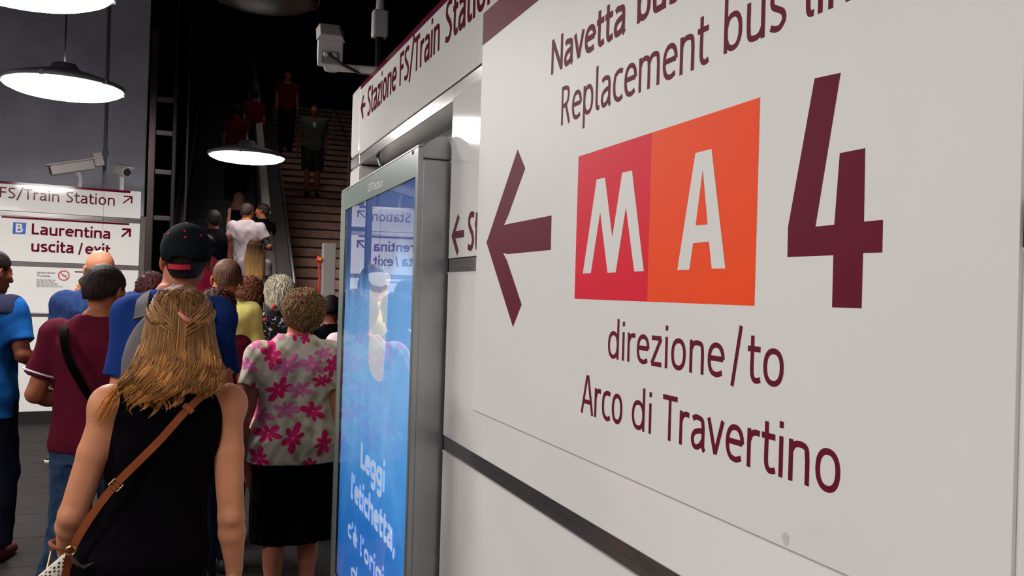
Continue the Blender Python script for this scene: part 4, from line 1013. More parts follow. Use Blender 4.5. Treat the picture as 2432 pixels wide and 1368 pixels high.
# --- 1. the woman in the black top
BL = ground(413, 0, 2.40)
def BX(px, py, dy=0.):            # figure coordinates (unscaled) of a picked point dy metres in front of her middle
    y_ = BL[1]+dy; v = ray(px, py); p = EYE+v*(y_/v[1]); return p
HB = 1.60; sB = HB/1.70
def bl(px, py, dy=0.): p = (BX(px, py, dy)-BL)/sB; return (p[0], p[1], p[2])
CL = {'black': cloth_mat('black_knit', (.0025, .002, .003), noise=.05), 'navy': cloth_mat('navy_cloth', srgb(26, 28, 44)), 'denim': cloth_mat('blue_denim', srgb(52, 72, 98), srgb(30, 44, 66), 14), 'sand': cloth_mat('sand_cloth', srgb(150, 140, 124))}
aL_ = (bl(172, 1225, -.03), bl(157, 1300, .07), (-.02, .35, -1), (-.9, -.5, 0))
aR_ = (bl(549, 1228, -.06), bl(556, 1350, -.03), (0, .2, -1), (1, -.2, 0))
blonde = figure('blonde woman seen from behind in a black sleeveless top with a tan crossbody strap', BL, HB, 0, 'f', 1.02, 0, SK['light'], (aL_, aR_), stride=.08, shoulder=.160, armr=1.10, h=.006, hx=.022, hipx=-.062,
    top=dict(m=CL['black'], kind='tank', hem=.79, loose=.014, neckr=.10, zneck=1.42, name='sleeveless_top', flare=.0, h=.006, fold=.003), bottom=dict(m=CL['sand'], kind='pants', waist=.83, loose=.008), hair=None)
def blond_hair(c):
    W = c['W']; g = np.random.default_rng(11)
    prof = [(1.36, .006, -.118, .128, .030), (1.39, .006, -.118, .128, .034), (1.43, .010, -.118, .128, .046), (1.48, .016, -.095, .120, .066), (1.54, .020, -.062, .104, .090), (1.60, .022, -.035, .094, .104), (1.66, .022, -.022, .080, .090), (1.70, .022, -.015, .055, .060), (1.716, .022, -.012, .02, .02)]
    f = Fld((-.24, -.24, 1.36), (.24, .18, 1.76), .0065); f.add(('l', prof, 2.2), .01); f.plane((0, 0, 1.425), (0, 0, -1)); f.plane((0, .035, 1.6), (0, 1, -.35)); f.ripple(.005, (22, 22, 3), 4, 3)
    V, F = f.mesh(); hv = mk('hair', W(V), F, M['blonde_base'], c['root'], True)
    mb = MB(); cols = []
    def strand(pts, r0, n, tone, tint=0.):
        k = len(pts); mb.tube(pts, [r0*(1-.7*(i/(k-1))**2) for i in range(k)], n, cap=False)
        for i in range(k):
            z = pts[i][2]; t = float(np.clip((1.68-z)/.38, 0, 1))
            root_, mid_, tip_ = np.array(srgb(132, 92, 52)), np.array(srgb(222, 164, 88)), np.array(srgb(214, 142, 70))
            dk = np.array(srgb(92, 52, 30)); col = root_*(1-t)**1.4+(mid_*(1-t)+tip_*t)*(1-(1-t)**1.4); col = col*(1-tint)+dk*tint; cols.extend([(*(col*tone), 1)]*n)
    def lock(a, ztop, zend, wid, ns, amp, ph, tone, tint, out=0., side=0.):
        """one lock: strands that start spread out and draw together at the tip"""
        n = 15; offs = [(g.normal(0, .5), g.normal(0, .5)) for _ in range(ns)]
        for ox, oy in offs:
            ze = zend+abs(ox)*.012+.010*g.random(); pts = []; tv = tone*(.75+.5*g.random())
            for j in range(n):
                u = j/(n-1); z = ztop+(ze-ztop)*u; cx, cy, rx, ry = [float(q[0]) for q in pchip(prof, np.array([max(z, 1.36)]))]
                low = max(0., min(1., (1.54-z)/.16)); gat = 1-.75*max(0, (u-.55)/.45)**1.3
                aa = a+ox*wid*gat/.11+side*max(0, u-.4)
                rr = 1.0+.03*oy+out*low
                wx = amp*low*math.sin(ph+(1.6-z)*52)*(1+.2*ox); wy = amp*.8*low*math.cos(ph*1.3+(1.6-z)*47)
                y = cy+ry*rr*math.sin(aa)+wy; x = cx+rx*rr*math.cos(aa)+wx
                if z < 1.36: y += (1.36-z)*.12
                pts.append((x, y, z))
            strand(pts, .0012+.0008*g.random(), 3, tv, tint)
    for i in range(120):                   # under layer swept down from the crown
        a = g.uniform(-2.95, -.2); lock(a, 1.45+.255*g.uniform(.7, 1), 1.415-.02*g.random(), .055, 11, .006+.006*g.random(), g.random()*6.28, .5+.8*g.random(), .35*g.random())
    for i in range(60):                    # loose locks lying over it, starting at different heights
        a = g.uniform(-2.85, -.3); z0_ = g.uniform(1.50, 1.68); lock(a, z0_, max(1.40, z0_-.16-.12*g.random()), .03, 14, .008+.008*g.random(), g.random()*6.28, .7+.9*g.random(), .4*g.random()**2, out=.05+.05*g.random())
    for i in range(92):                    # wavy tips hanging below
        a = g.uniform(-2.85, -.3); left = max(0, -math.cos(a)); zt_ = 1.40+.26*g.random()
        ln = 1.405+.035*g.random()-.045*math.exp(-((a+2.0)/.5)**2)+.02*max(0, math.cos(a))
        lock(a, max(zt_, 1.47), ln, .030, 17, .012+.012*g.random(), g.random()*6.28, .45+1.15*g.random(), .7*g.random()**1.5, out=.16*g.random(), side=-.16*left*g.random())
    for i in range(46):                    # separate curling tips below the hemline
        a = g.uniform(-2.9, -.3); ln = 1.372+.03*g.random()-.040*math.exp(-((a+2.05)/.45)**2)+.012*max(0, math.cos(a))
        lock(a, 1.50, ln, .016, 12, .016+.012*g.random(), g.random()*6.28, .6+1.0*g.random(), .5*g.random(), out=.12*g.random(), side=.22*g.normal(0, .4))
    for sd in (-1, 1):                     # side hair pulled back from the temples to the clip
        for i in range(14):
            z0_ = 1.70-.075*i/14+.003*g.normal(); pts = []; tn = .8+.7*g.random()
            for j in range(10):
                u = j/9; a = (-.1 if sd > 0 else math.pi+.1)+(-1 if sd > 0 else 1)*u*1.33; z = z0_-(.085-.03*i/16)*u**1.3+.002*math.sin(u*9+i*2)
                cx, cy, rx, ry = [float(t[0]) for t in pchip(prof, np.array([z]))]; pts.append((cx+rx*1.04*math.cos(a), cy+ry*1.05*math.sin(a)-.004, z))
            strand(pts, .0030, 4, tn, .25*g.random())
    for i in range(34):                    # loose wisps over the left shoulder
        a0 = np.array([-.085-.02*g.random(), -.085, 1.44+.03*g.random()]); e = np.array([-.165-.035*g.random(), -.07-.03*g.random(), 1.345-.045*g.random()]); pts = []
        for j in range(9):
            u = j/8; p = a0*(1-u)+e*u; p[2] += .022*math.sin(u*3.1); p[1] -= .03*math.sin(u*3.1); pts.append(tuple(p+g.normal(0, .0014, 3)))
        strand(pts, .0019, 3, .8+.6*g.random())
    hs = mk('hair_strands', W(np.array(mb.V)), mb.F, M['blonde_strand'], hv, True, attr={'tone': cols}); hs['kind'] = 'stuff'
    for sd in (-1, 1):                     # twisted side locks meeting at the back
        mb = MB(); cols = []
        for q in range(5):
            pts = []
            for j in range(18):
                u = j/17; a = (-.2 if sd > 0 else math.pi+.2)+(-1 if sd > 0 else 1)*u*.98; z = 1.640-.036*u-.010*math.sin(u*3.1)
                cx, cy, rx, ry = [float(t[0]) for t in pchip(prof, np.array([z]))]
                tw = q*1.256+u*19; pts.append((cx+(rx+.005+.006*math.cos(tw))*math.cos(a), cy+(ry+.005+.006*math.cos(tw))*math.sin(a), z+.008*math.sin(tw)))
            strand(pts, .0052, 6, .7+.25*(q % 3), .2)
        mk('twisted_lock', W(np.array(mb.V)), mb.F, M['blonde_strand'], hv, True, attr={'tone': cols})
    p = bl(440, 757, -.165)
    mb = MB().tube([(p[0]-.018, p[1]+.004, p[2]+.018), (p[0], p[1], p[2]), (p[0]+.013, p[1], p[2]-.008)], [.005, .007, .011], 8); mk('hair_clip', W(np.array(mb.V)), mb.F, M['clip'], hv, True)
def vmat(name, attr, rough=.45, spec=.35, bump=0):
    m = bpy.data.materials.new(name); m.use_nodes = True; nt = m.node_tree; b = nt.nodes['Principled BSDF']
    a = nt.nodes.new('ShaderNodeAttribute'); a.attribute_name = attr; nt.links.new(a.outputs['Color'], b.inputs['Base Color']); b.inputs['Roughness'].default_value = rough; b.inputs['Specular IOR Level'].default_value = spec
    if bump:
        tc = nt.nodes.new('ShaderNodeTexCoord'); n = nt.nodes.new('ShaderNodeTexNoise'); n.inputs['Scale'].default_value = 220; bp = nt.nodes.new('ShaderNodeBump'); bp.inputs['Strength'].default_value = bump; bp.inputs['Distance'].default_value = .01
        nt.links.new(tc.outputs['Object'], n.inputs['Vector']); nt.links.new(n.outputs[0], bp.inputs['Height']); nt.links.new(bp.outputs[0], b.inputs['Normal'])
    return m
M['blonde_strand'] = vmat('blonde_strands', 'tone'); M['blonde_base'] = hair_mat('blonde_base', srgb(150, 106, 60), srgb(84, 54, 32), st=(50, 50, 4)); M['clip'] = mat('hair_clip_rose', srgb(205, 120, 105), rough=.3)
blond_hair(blonde)

# --- bag, strap, pouch
M['tan'] = mat('tan_leather', srgb(150, 76, 42), rough=.6, spec=.25, noise=.15, nscale=20); M['brass'] = mat('brass', (.45, .30, .14), rough=.35, metal=1)
M['bagdark'] = mat('dark_leather', srgb(46, 30, 26), rough=.5)
bag = empty('crossbody_bag', (BL[0]-.33, BL[1]-.05, .62), 'tan leather crossbody bag hanging at the left hip of the blonde woman in black', 'bag')
def strap_path(pts, w_, t, name, m, parent, nrm=(0, -1, 0)):
    P_ = np.array(spl(pts, m=6)); mb = MB(); V = []
    for i, p in enumerate(P_):
        tg = unit(P_[min(i+1, len(P_)-1)]-P_[max(i-1, 0)]); n = unit(np.array(nrm)-tg*(np.array(nrm)@tg)); b = np.cross(tg, n)
        V += [p+b*w_/2, p+b*w_/2+n*t, p-b*w_/2+n*t, p-b*w_/2]
    F = []
    for i in range(len(P_)-1):
        for k in range(4): F.append((i*4+k, i*4+(k+1) % 4, (i+1)*4+(k+1) % 4, (i+1)*4+k))
    return mb.add(V, F).build(name, m, parent)
yb = -.118
S_ = [BX(548, 880, -.02), BX(530, 905, -.085), BX(500, 925, -.122), BX(447, 970, yb-.012), BX(375, 1050, yb-.01), BX(275, 1150, yb-.012), BX(215, 1228, yb-.012), BX(172, 1302, yb-.01), BX(160, 1345, -.09), BX(150, 1400, -.05)]
strap_path(S_, .020, .004, 'strap', M['tan'], bag)
p = BX(275, 1152, yb-.02); d = unit(BX(375, 1050, yb)-BX(275, 1150, yb)); nn = np.array([0, -1, 0.]); bb = np.cross(d, nn)
for o1, o2 in (((-.5, -.7), (.5, -.7)), ((-.5, .7), (.5, .7)), ((-.5, -.7), (-.5, .7)), ((.5, -.7), (.5, .7)), ((0, -.7), (0, .7))):
    MB().tube([p+d*o1[0]*.022+bb*o1[1]*.020, p+d*o2[0]*.022+bb*o2[1]*.020], .0016, 6).build('buckle_bar', M['brass'], bag)
p = BX(447, 970, yb-.022); obox(p, d, nn, .016, .032, .008).build('strap_keeper', M['tan'], bag, bevel=.002)
p = BX(168, 1308, yb-.02)
MB().lathe([(.012, -.004), (.015, 0), (.012, .004), (.009, 0), (.012, -.004)], p, 14, axis=(0, 1, .2)).build('ring', M['brass'], bag)
for k in range(5): MB().tube([p+np.array([0, 0, -.01]), p+np.array([.008+k*.006, -.008, -.03-.004*k]), p+np.array([.02+k*.009, -.006, -.045+.003*k])], [.003, .0025, .001], 5).build('tassel', M['bagdark'], bag)
obox(np.array([BL[0]-.245, BL[1]-.04, .64]), (0, 1, 0), UP, .24, .075, .20).build('bag_body', M['tan'], bag, bevel=.02)
obox(np.array([BL[0]-.245, BL[1]-.045, .70]), (0, 1, 0), UP, .25, .082, .07).build('flap', M['bagdark'], bag, bevel=.015)
M['dots'] = mat('polka_print', srgb(226, 216, 196), rough=.6)
def dots_mat():
    m = M['dots']; nt = m.node_tree; b = nt.nodes['Principled BSDF']; tc = nt.nodes.new('ShaderNodeTexCoord'); v = nt.nodes.new('ShaderNodeTexVoronoi'); v.inputs['Scale'].default_value = 95; v.inputs['Randomness'].default_value = .15
    r = nt.nodes.new('ShaderNodeValToRGB'); r.color_ramp.interpolation = 'CONSTANT'; r.color_ramp.elements[0].color = (.02, .018, .02, 1); r.color_ramp.elements[1].position = .33; r.color_ramp.elements[1].color = (*srgb(226, 216, 196), 1)
    nt.links.new(tc.outputs['Object'], v.inputs['Vector']); nt.links.new(v.outputs['Distance'], r.inputs[0]); nt.links.new(r.outputs[0], b.inputs['Base Color'])
dots_mat()
q = BX(140, 1358, -.02)
pch = empty('pouch', q-np.array([0, 0, .08]), 'small white pouch with black dots in the left hand of the blonde woman', 'pouch')
e = Fld(q-.12, q+.12, .004); e.add(('c', q+np.array([.028, 0, .035]), q+np.array([-.05, 0, -.055]), .022, .036), .01); v, ff = e.mesh(); v[:, 1] = q[1]+(v[:, 1]-q[1])*.45; mk('pouch_body', v, ff, M['dots'], pch, True)
wc = BX(157, 1298, .07); wax = unit((.1, .15, -1)); u1 = unit(np.cross(wax, (0, 1, 0))); v1 = np.cross(wax, u1)
tl = [wc+u1*.038*math.cos(t)+v1*.032*math.sin(t)+wax*(.012*math.cos(t)-.006) for t in np.linspace(0, 6.283, 25)]
MB().tube(tl, .0055, 6, cap=False).build('wrist_strap', M['tan'], pch)
MB().tube([tl[14], tl[14]+np.array([-.004, 0, -.03]), q+np.array([-.03, 0, .0])], .003, 6).build('clasp', M['brass'], pch)

# --- 2. the old woman in the floral blouse
OD = 4.2; OL = ground(708, 0, OD)
def OX(px, py, dy=0.): y_ = OL[1]+dy; v = ray(px, py); return EYE+v*(y_/v[1])
HO = 1.595; sO = HO/1.7
ol = lambda px, py, dy=0.: tuple((OX(px, py, dy)-OL)/sO)
def floral(V):
    n = len(V); back = V[:, 1] < .0
    base = np.array(srgb(216, 206, 190)); col = np.tile(base, (n, 1)); x, z = V[:, 0], V[:, 2]
    g = np.random.default_rng(5)
    nz = np.sin(x*43+2*np.sin(z*31))*np.cos(z*37+1.5*np.sin(x*29))
    t_ = np.clip((nz-.1)/.8, 0, 1)[:, None]; col = col*(1-t_)+np.array(srgb(172, 164, 136))*t_; nz2 = np.abs(np.sin(x*61+3*np.sin(z*23)+z*40)); col[(nz2 < .10) & (nz > 0)] *= .8
    hot, soft = np.array(srgb(226, 42, 112)), np.array(srgb(226, 124, 172))
    fl = [((648, 845), .052, 0, .3), ((700, 790), .03, 0, .8), ((638, 790), .03, 0, 0), ((683, 868), .05, 1, 1.), ((610, 815), .03, 1, .4), ((742, 868), .048, 1, .2), ((790, 870), .04, 0, .9), ((663, 925), .05, 0, .5),
          ((712, 925), .045, 1, .1), ((618, 985), .05, 1, .7), ((681, 972), .045, 1, .6), ((742, 975), .045, 0, .2), ((765, 905), .035, 0, .6), ((635, 1028), .046, 0, .1), ((693, 1036), .052, 0, .9), ((765, 1050), .045, 0, .4), ((615, 1088), .045, 0, .8),
          ((735, 1098), .03, 0, .2), ((725, 800), .028, 0, .3), ((592, 870), .035, 1, .2), ((770, 840), .032, 1, .1), ((660, 800), .025, 1, .1), ((600, 930), .03, 0, .4)]
    cs = [(*ol(p[0], p[1], -.12), r, s_, a) for p, r, s_, a in fl]
    fr_ = [((gx*.085-.3+.03*(gz % 2)), 0, .86+gz*.1, .045, (gx+gz) % 2, gx*1.3) for gx in range(8) for gz in range(6)]
    for lst, msk in ((cs, back), (fr_, ~back)):
        for cx, _, cz, r, s_, a in lst:
            dx, dz = x-cx, z-cz; rr = np.hypot(dx, dz); th = np.arctan2(dz, dx)+a*2
            lim = 1.25*r*(.30+.70*np.abs(np.cos(3*th+.5*np.sin(th+a*5)))**.75)*(1+.28*np.sin(2*th+a*9)); m_ = (rr < lim) & msk
            c_ = soft if s_ else hot; sh = .82+.25*np.abs(np.cos(5*th)); col[m_] = np.clip(c_*sh[m_, None], 0, 1)
            col[m_ & (rr < r*.14)] = np.clip(c_*1.5+.1, 0, 1)
    return np.concatenate([col, np.ones((n, 1))], 1)
M['floral'] = vmat('floral_blouse', 'print', rough=.8, spec=.1, bump=.08)
aLo = (ol(572, 1005, -.05), ol(590, 1118, .03), (.16, .1, -1), (-.8, -.6, 0))
aRo = (ol(800, 1010, -.03), ol(790, 1130, .05), (0, .2, -1), (1, .1, 0))
old = figure('older woman with short sandy hair in a pink floral blouse and black skirt', OL, HO, 0, 'f', 1.22, .02, SK['rosy'], (aLo, aRo), stride=.07, shoulder=.176, armr=1.12, h=.008, turn=.05, hx=.034,
    top=dict(m=M['floral'], hem=.813, loose=.026, sleeve=.48, flare=.012, name='blouse', attrf=floral, h=.0045, neckr=.085, zneck=1.425, seed=4, fold=.004),
    bottom=dict(m=CL['black'], kind='skirt', waist=.95, hem=.395, flare=.0), hair=dict(m=HM['sand'], style='round', amp=.004, thick=.017, wisps=2200, curl=.5, seed=8, nape=1.505))

# --- 3. the man in the maroon T-shirt
P3 = ground(244, 0, 3.78)
CL['maroon'] = cloth_mat('maroon_jersey', srgb(90, 22, 40), noise=.1); CL['blue'] = cloth_mat('bright_blue_cloth', srgb(22, 78, 142), noise=.1); CL['royal'] = cloth_mat('royal_blue_cloth', srgb(36, 64, 134), noise=.1)
CL['stripe'] = mat('white_piping', srgb(225, 220, 225), rough=.7)
mar = figure('dark-haired man in a maroon T-shirt with a black shoulder strap', P3, 1.69, .35, 'm', 1.06, .01, SK['mid'], ((( -.255, -.06, 1.12), (-.19, .16, 1.05), (.3, .9, .05), (-.5, .1, .8)), 'hang'), turn=.22, nod=.28, stride=.13, shoulder=.180, h=.008,
    top=dict(m=CL['maroon'], hem=.87, loose=.02, sleeve=.72, neckr=.088, zneck=1.405, seed=6), bottom=dict(m=CL['denim'], hem=.09), hair=dict(m=HM['dark'], amp=.0012, thick=.008, seed=3, nape=1.528))
sh, el = mar['AJ'][-1][:2]; d = unit(el-sh); c = sh+(el-sh)*.66; u1 = unit(np.cross(d, (0, 1, 0))); v1 = np.cross(d, u1)
pts = [c+(u1*math.cos(t)+v1*math.sin(t))*.083 for t in np.linspace(0, 6.283, 21)]; mb = MB().tube(pts, .005, 5, cap=False); mk('sleeve_piping', mar['W'](np.array(mb.V)), mb.F, CL['stripe'], mar['top'], True)
sb = empty('shoulder_bag', P3+np.array([.2, .0, .8]), 'black shoulder bag strap across the back of the man in maroon', 'bag')
def X3(px, py, dy): y_ = P3[1]+dy; v = ray(px, py); return EYE+v*(y_/v[1])
strap_path([X3(158, 772, .0), X3(150, 790, -.10), X3(162, 850, -.155), X3(190, 905, -.155), X3(225, 960, -.145), X3(268, 1020, -.12), X3(300, 1060, -.03)], .032, .004, 'strap', CL['black'], sb)
obox(X3(305, 1090, .03), (0, 1, 0), UP, .26, .08, .22).build('bag_body', CL['black'], sb, bevel=.02)

# --- 4. man in bright blue at the left edge
P4 = ground(-44, 0, 4.75)
M['shoe_red'] = mat('dark_red_shoe', srgb(96, 22, 34), rough=.6); CL['yoke'] = cloth_mat('dark_yoke_cloth', srgb(40, 44, 66))
b4 = figure('man in a bright blue polo shirt with a dark yoke at the left edge', P4, 1.775, .25, 'm', 1.0, .02, SK['tan'], ('hang', ((.25, -.06, 1.14), (.27, .17, 1.08), (.1, .9, 0), (.6, .1, .8))), turn=.55, nod=.15, stride=.10, shoulder=.166, h=.009, hx=.045,
    top=dict(m=CL['blue'], hem=.80, loose=.02, flare=.02, sleeve=.72, seed=9), bottom=dict(m=CL['navy'], loose=.022), shoes=dict(m=M['shoe_red']), hair=dict(m=HM['black'], amp=.0012, thick=.009, seed=13))
c = b4; f = Fld((-.3, -.3, 1.28), (.3, .3, 1.52), .009); f.add(('l', infl(c['T'], .027, 1.28, 1.475), 2.4), .02)
for sd in (-1, 1): f.add(('e', c['AJ'][sd][0]+np.array([.0, 0, -.004]), (.082, .088, .085)), .03)
f.ripple(.0035, (5, 4, 4), 9); f.plane((0, 0, 1.335), (0, -.25, -1)); f.cut(('c', (0, .02, 1.447), (0, .03, 1.7), .076, .1), .004)
f.plane((.215, 0, 1.3), (1, 0, .1)); f.plane((-.215, 0, 1.3), (-1, 0, .1)); v, q = f.mesh(); mk('yoke', c['W'](v), q, CL['yoke'], c['top'], True)

# --- 5. bald man
CL['chambray'] = cloth_mat('chambray', srgb(34, 50, 92), srgb(48, 66, 108), 30)
P5 = ground(236, 0, 5.3)
bald = figure('bald man in a dark blue chambray shirt in front of the left sign wall', P5, 1.815, .0, 'm', 1.0, 0, skin_mat('skin_bald', srgb(180, 118, 90)), ('hang', 'hang'), turn=-.35, nod=.05, stride=.1, shoulder=.175, h=.010,
    top=dict(m=CL['chambray'], hem=.85, loose=.02, sleeve=1.7, collar=True, seed=11), bottom=dict(m=CL['navy']), hair=None)
# --- 6. tall man with the cap and grey backpack
P6 = ground(418, 0, 3.42)
capm = figure('tall man in a black cap and royal blue T-shirt', P6, 1.835, .0, 'm', .96, 0, SK['rosy'], ('hang', 'hang'), turn=.12, nod=-.2, stride=.1, shoulder=.144, hx=.035, neck=.9, armr=.88, h=.009,
    top=dict(m=CL['royal'], hem=.84, loose=.018, sleeve=.86, seed=12), bottom=dict(m=CL['navy']), hair=dict(m=HM['dark'], amp=.0008, thick=.002, seed=14, nape=1.535))
M['capcloth'] = cloth_mat('cap_cloth', srgb(30, 33, 38), noise=.1); M['capred'] = mat('cap_red', srgb(205, 24, 52), rough=.6)
def cap(c):
    hat = empty('baseball_cap', c['W'](np.array([[0, 0, 1.64]]))[0], 'black baseball cap with a red strap and red eyelets on the tall man', 'cap')
    Hp, RH, W = c['Hp'], c['RH'], c['W']; tilt = RH@rotx(-.16)
    f = Fld((-.14, -.16, 1.54), (.14, .16, 1.76), .0035); f.add(('e', Hp((0, -.012, 1.628)), (.091, .113, .104), tilt), .01)
    f.plane(Hp((0, -.02, 1.588)), tilt@np.array([0, 0, -1])); f.cut(('e', Hp((0, -.012, 1.616)), (.0855, .1075, .094), tilt), .002)
    f.cut(('e', Hp((-.012, -.125, 1.592)), (.040, .04, .032), RH), .003)
    v, q = f.mesh(); crown = mk('crown', W(v), q, M['capcloth'], hat, True)
    f = Fld((-.2, 0, 1.5), (.2, .28, 1.75), .006); f.add(('e', Hp((0, .085, 1.622)), (.085, .10, .012), RH@rotx(-.25)), .005, planes=[(Hp((0, .07, 1.6)), RH@np.array([0, -1, 0]))]); v, q = f.mesh(); mk('brim', W(v), q, M['capcloth'], hat, True)
    pts = [Hp((-.012+.046*math.sin(t), -.020-.104*math.cos(t*.52), 1.584)) for t in np.linspace(-1, 1, 9)]
    V = []; F = []
    for i, p in enumerate(pts): V += [p+np.array([0, 0, -.009]), p+np.array([0, 0, .009]), p+np.array([0, .004, .009]), p+np.array([0, .004, -.009])]
    for i in range(8): F += [(4*i+k, 4*i+(k+1) % 4, 4*i+4+(k+1) % 4, 4*i+4+k) for k in range(4)]
    mk('adjuster_strap', W(np.array(V)), F, M['capred'], hat, False)
    for a, b in ((-.75, .62), (.05, .78), (.10, .5), (.8, .6), (-1.6, .6), (1.6, .6)):
        o = tilt@np.array([.097*math.sin(a)*math.cos(b), -.117*math.cos(a)*math.cos(b), .098*math.sin(b)]); mb = MB().lathe([(.0045, -.001), (.004, .0015), (.0004, .002)], Hp((0, -.012, 1.630))+o, 10, axis=o); mk('eyelet', W(np.array(mb.V)), mb.F, M['capred'], crown)
    mb = MB().lathe([(.009, 0), (.008, .004), (.0005, .006)], Hp((0, -.012, 1.630))+tilt@np.array([0, 0, .0975]), 12, axis=tilt@np.array([0, 0, 1])); mk('button', W(np.array(mb.V)), mb.F, M['capred'], crown)
cap(capm)
CL['pack'] = cloth_mat('grey_pack_cloth', srgb(116, 110, 112)); CL['packd'] = cloth_mat('dark_pack_cloth', srgb(48, 46, 52))
bp_ = empty('backpack', P6+np.array([0, -.2, 1.0]), 'grey backpack on the tall man with the black cap', 'backpack')
f = Fld((-.24, -.42, .98), (.24, -.02, 1.46), .009); f.add(('e', (0, -.205, 1.20), (.165, .085, .225)), .01); f.add(('e', (0, -.255, 1.11), (.12, .055, .10)), .02); f.ripple(.004, (6, 6, 6), 3); v, q = f.mesh(); mk('pack_body', capm['W'](v), q, CL['pack'], bp_, True)
for sd in (-1, 1):
    pts = [capm['W'](np.array([p]))[0] for p in ((.11*sd, -.135, 1.37), (.105*sd, -.095, 1.425), (.102*sd, -.02, 1.452), (.108*sd, .06, 1.43), (.125*sd, .125, 1.36), (.15*sd, .12, 1.22), (.185*sd, .02, 1.12), (.16*sd, -.13, 1.08))]
    P_ = spl(pts, m=5); mb = MB()
    cn = capm['W'](np.array([[0, 0, 1.30]]))[0]; V = []
    for i, p in enumerate(P_):
        tg = unit(P_[min(i+1, len(P_)-1)]-P_[max(i-1, 0)]); n = unit((p-cn)-tg*((p-cn)@tg)); b = np.cross(tg, n); V += [p+b*.027, p+b*.027+n*.012, p-b*.027+n*.012, p-b*.027]
    F = [(i*4+k, i*4+(k+1) % 4, i*4+4+(k+1) % 4, i*4+4+k) for i in range(len(P_)-1) for k in range(4)]
    mb.add(V, F); mb.build('shoulder_strap', CL['pack'], bp_)

# --- 7 and 8. two heads of auburn hair
P7 = ground(360, 0, 5.9)
figure('person with auburn hair half hidden behind the tall man in the cap', P7, hgt(646, 360, 5.9)-.01, 0, 'f', 1.0, 0, SK['mid'], stride=.08, h=.012, fine=False, top=dict(m=CL['navy'], hem=.85), bottom=dict(m=CL['navy']),
       hair=dict(m=HM['red'], style='bob', amp=.004, thick=.016, wisps=600, nape=1.47))
P8 = ground(516, 0, 4.75)
figure('short person with dark red hair squeezed between the blonde woman and the yellow T-shirt', P8, hgt(684, 516, 4.75)-.01, .3, 'f', .95, 0, SK['mid'], turn=.4, nod=.3, stride=.06, h=.011, fine=False, top=dict(m=CL['maroon'], hem=.85), bottom=dict(m=CL['navy']),
       hair=dict(m=HM['red'], style='bob', amp=.004, thick=.016, wisps=700, nape=1.48, seed=21))
# --- 9. yellow T-shirt
CL['yellow'] = cloth_mat('yellow_jersey', srgb(244, 232, 136), noise=.06)
P9 = ground(526, 0, 5.2)
figure('man with cropped brown hair in a pale yellow T-shirt', P9, 1.775, 0, 'm', 1.0, 0, SK['mid'], stride=.1, shoulder=.158, hx=.03, h=.010, top=dict(m=CL['yellow'], hem=.86, loose=.02, sleeve=.75, seed=15), bottom=dict(m=CL['denim']),
       hair=dict(m=HM['brown'], amp=.001, thick=.005, seed=17, nape=1.548))
# --- 10. curly hair, blue patterned top with white strap
def speck(name, a, b, sc, th=.5):
    m = mat(name, a, rough=.85, spec=.1); nt = m.node_tree; bs = nt.nodes['Principled BSDF']; tc = nt.nodes.new('ShaderNodeTexCoord'); v = nt.nodes.new('ShaderNodeTexVoronoi'); v.inputs['Scale'].default_value = sc
    n = nt.nodes.new('ShaderNodeTexNoise'); n.inputs['Scale'].default_value = sc*.7; n.inputs['Distortion'].default_value = 2
    r = nt.nodes.new('ShaderNodeValToRGB'); r.color_ramp.interpolation = 'CONSTANT'; r.color_ramp.elements[0].color = (*a, 1); r.color_ramp.elements[1].position = th; r.color_ramp.elements[1].color = (*b, 1)
    nt.links.new(tc.outputs['Object'], n.inputs['Vector']); nt.links.new(n.outputs[0], r.inputs[0]); nt.links.new(r.outputs[0], bs.inputs['Base Color']); return m
CL['bluepat'] = speck('blue_patterned', srgb(40, 58, 112), srgb(96, 120, 168), 40, .56)
P10 = ground(594, 0, 7.0)
c10 = figure('woman with curly auburn hair in a blue patterned top with a pale bag strap', P10, hgt(658, 600, 7.0)-.015, 0, 'f', 1.05, 0, SK['mid'], stride=.06, h=.011, fine=False, top=dict(m=CL['bluepat'], hem=.84), bottom=dict(m=CL['navy']),
       hair=dict(m=HM['curl'], style='bob', amp=.007, thick=.024, wisps=900, curl=.9, nape=1.43, seed=31))
st10 = empty('shoulder_strap_bag', P10+np.array([-.1, -.1, .9]), 'pale strap bag on the shoulder of the curly-haired woman in blue', 'bag')
W10 = lambda *p: c10['W'](np.array([p]))[0]
M['palestrap'] = mat('pale_strap', srgb(222, 208, 196), rough=.6)
strap_path([W10(-.105, .09, 1.40), W10(-.11, .02, 1.455), W10(-.11, -.05, 1.45), W10(-.112, -.105, 1.38), W10(-.13, -.135, 1.2), W10(-.17, -.14, 1.0)], .03, .004, 'strap', M['palestrap'], st10)
obox(W10(-.20, -.15, .92), (0, 1, 0), UP, .2, .08, .2).build('bag_body', M['palestrap'], st10, bevel=.02)
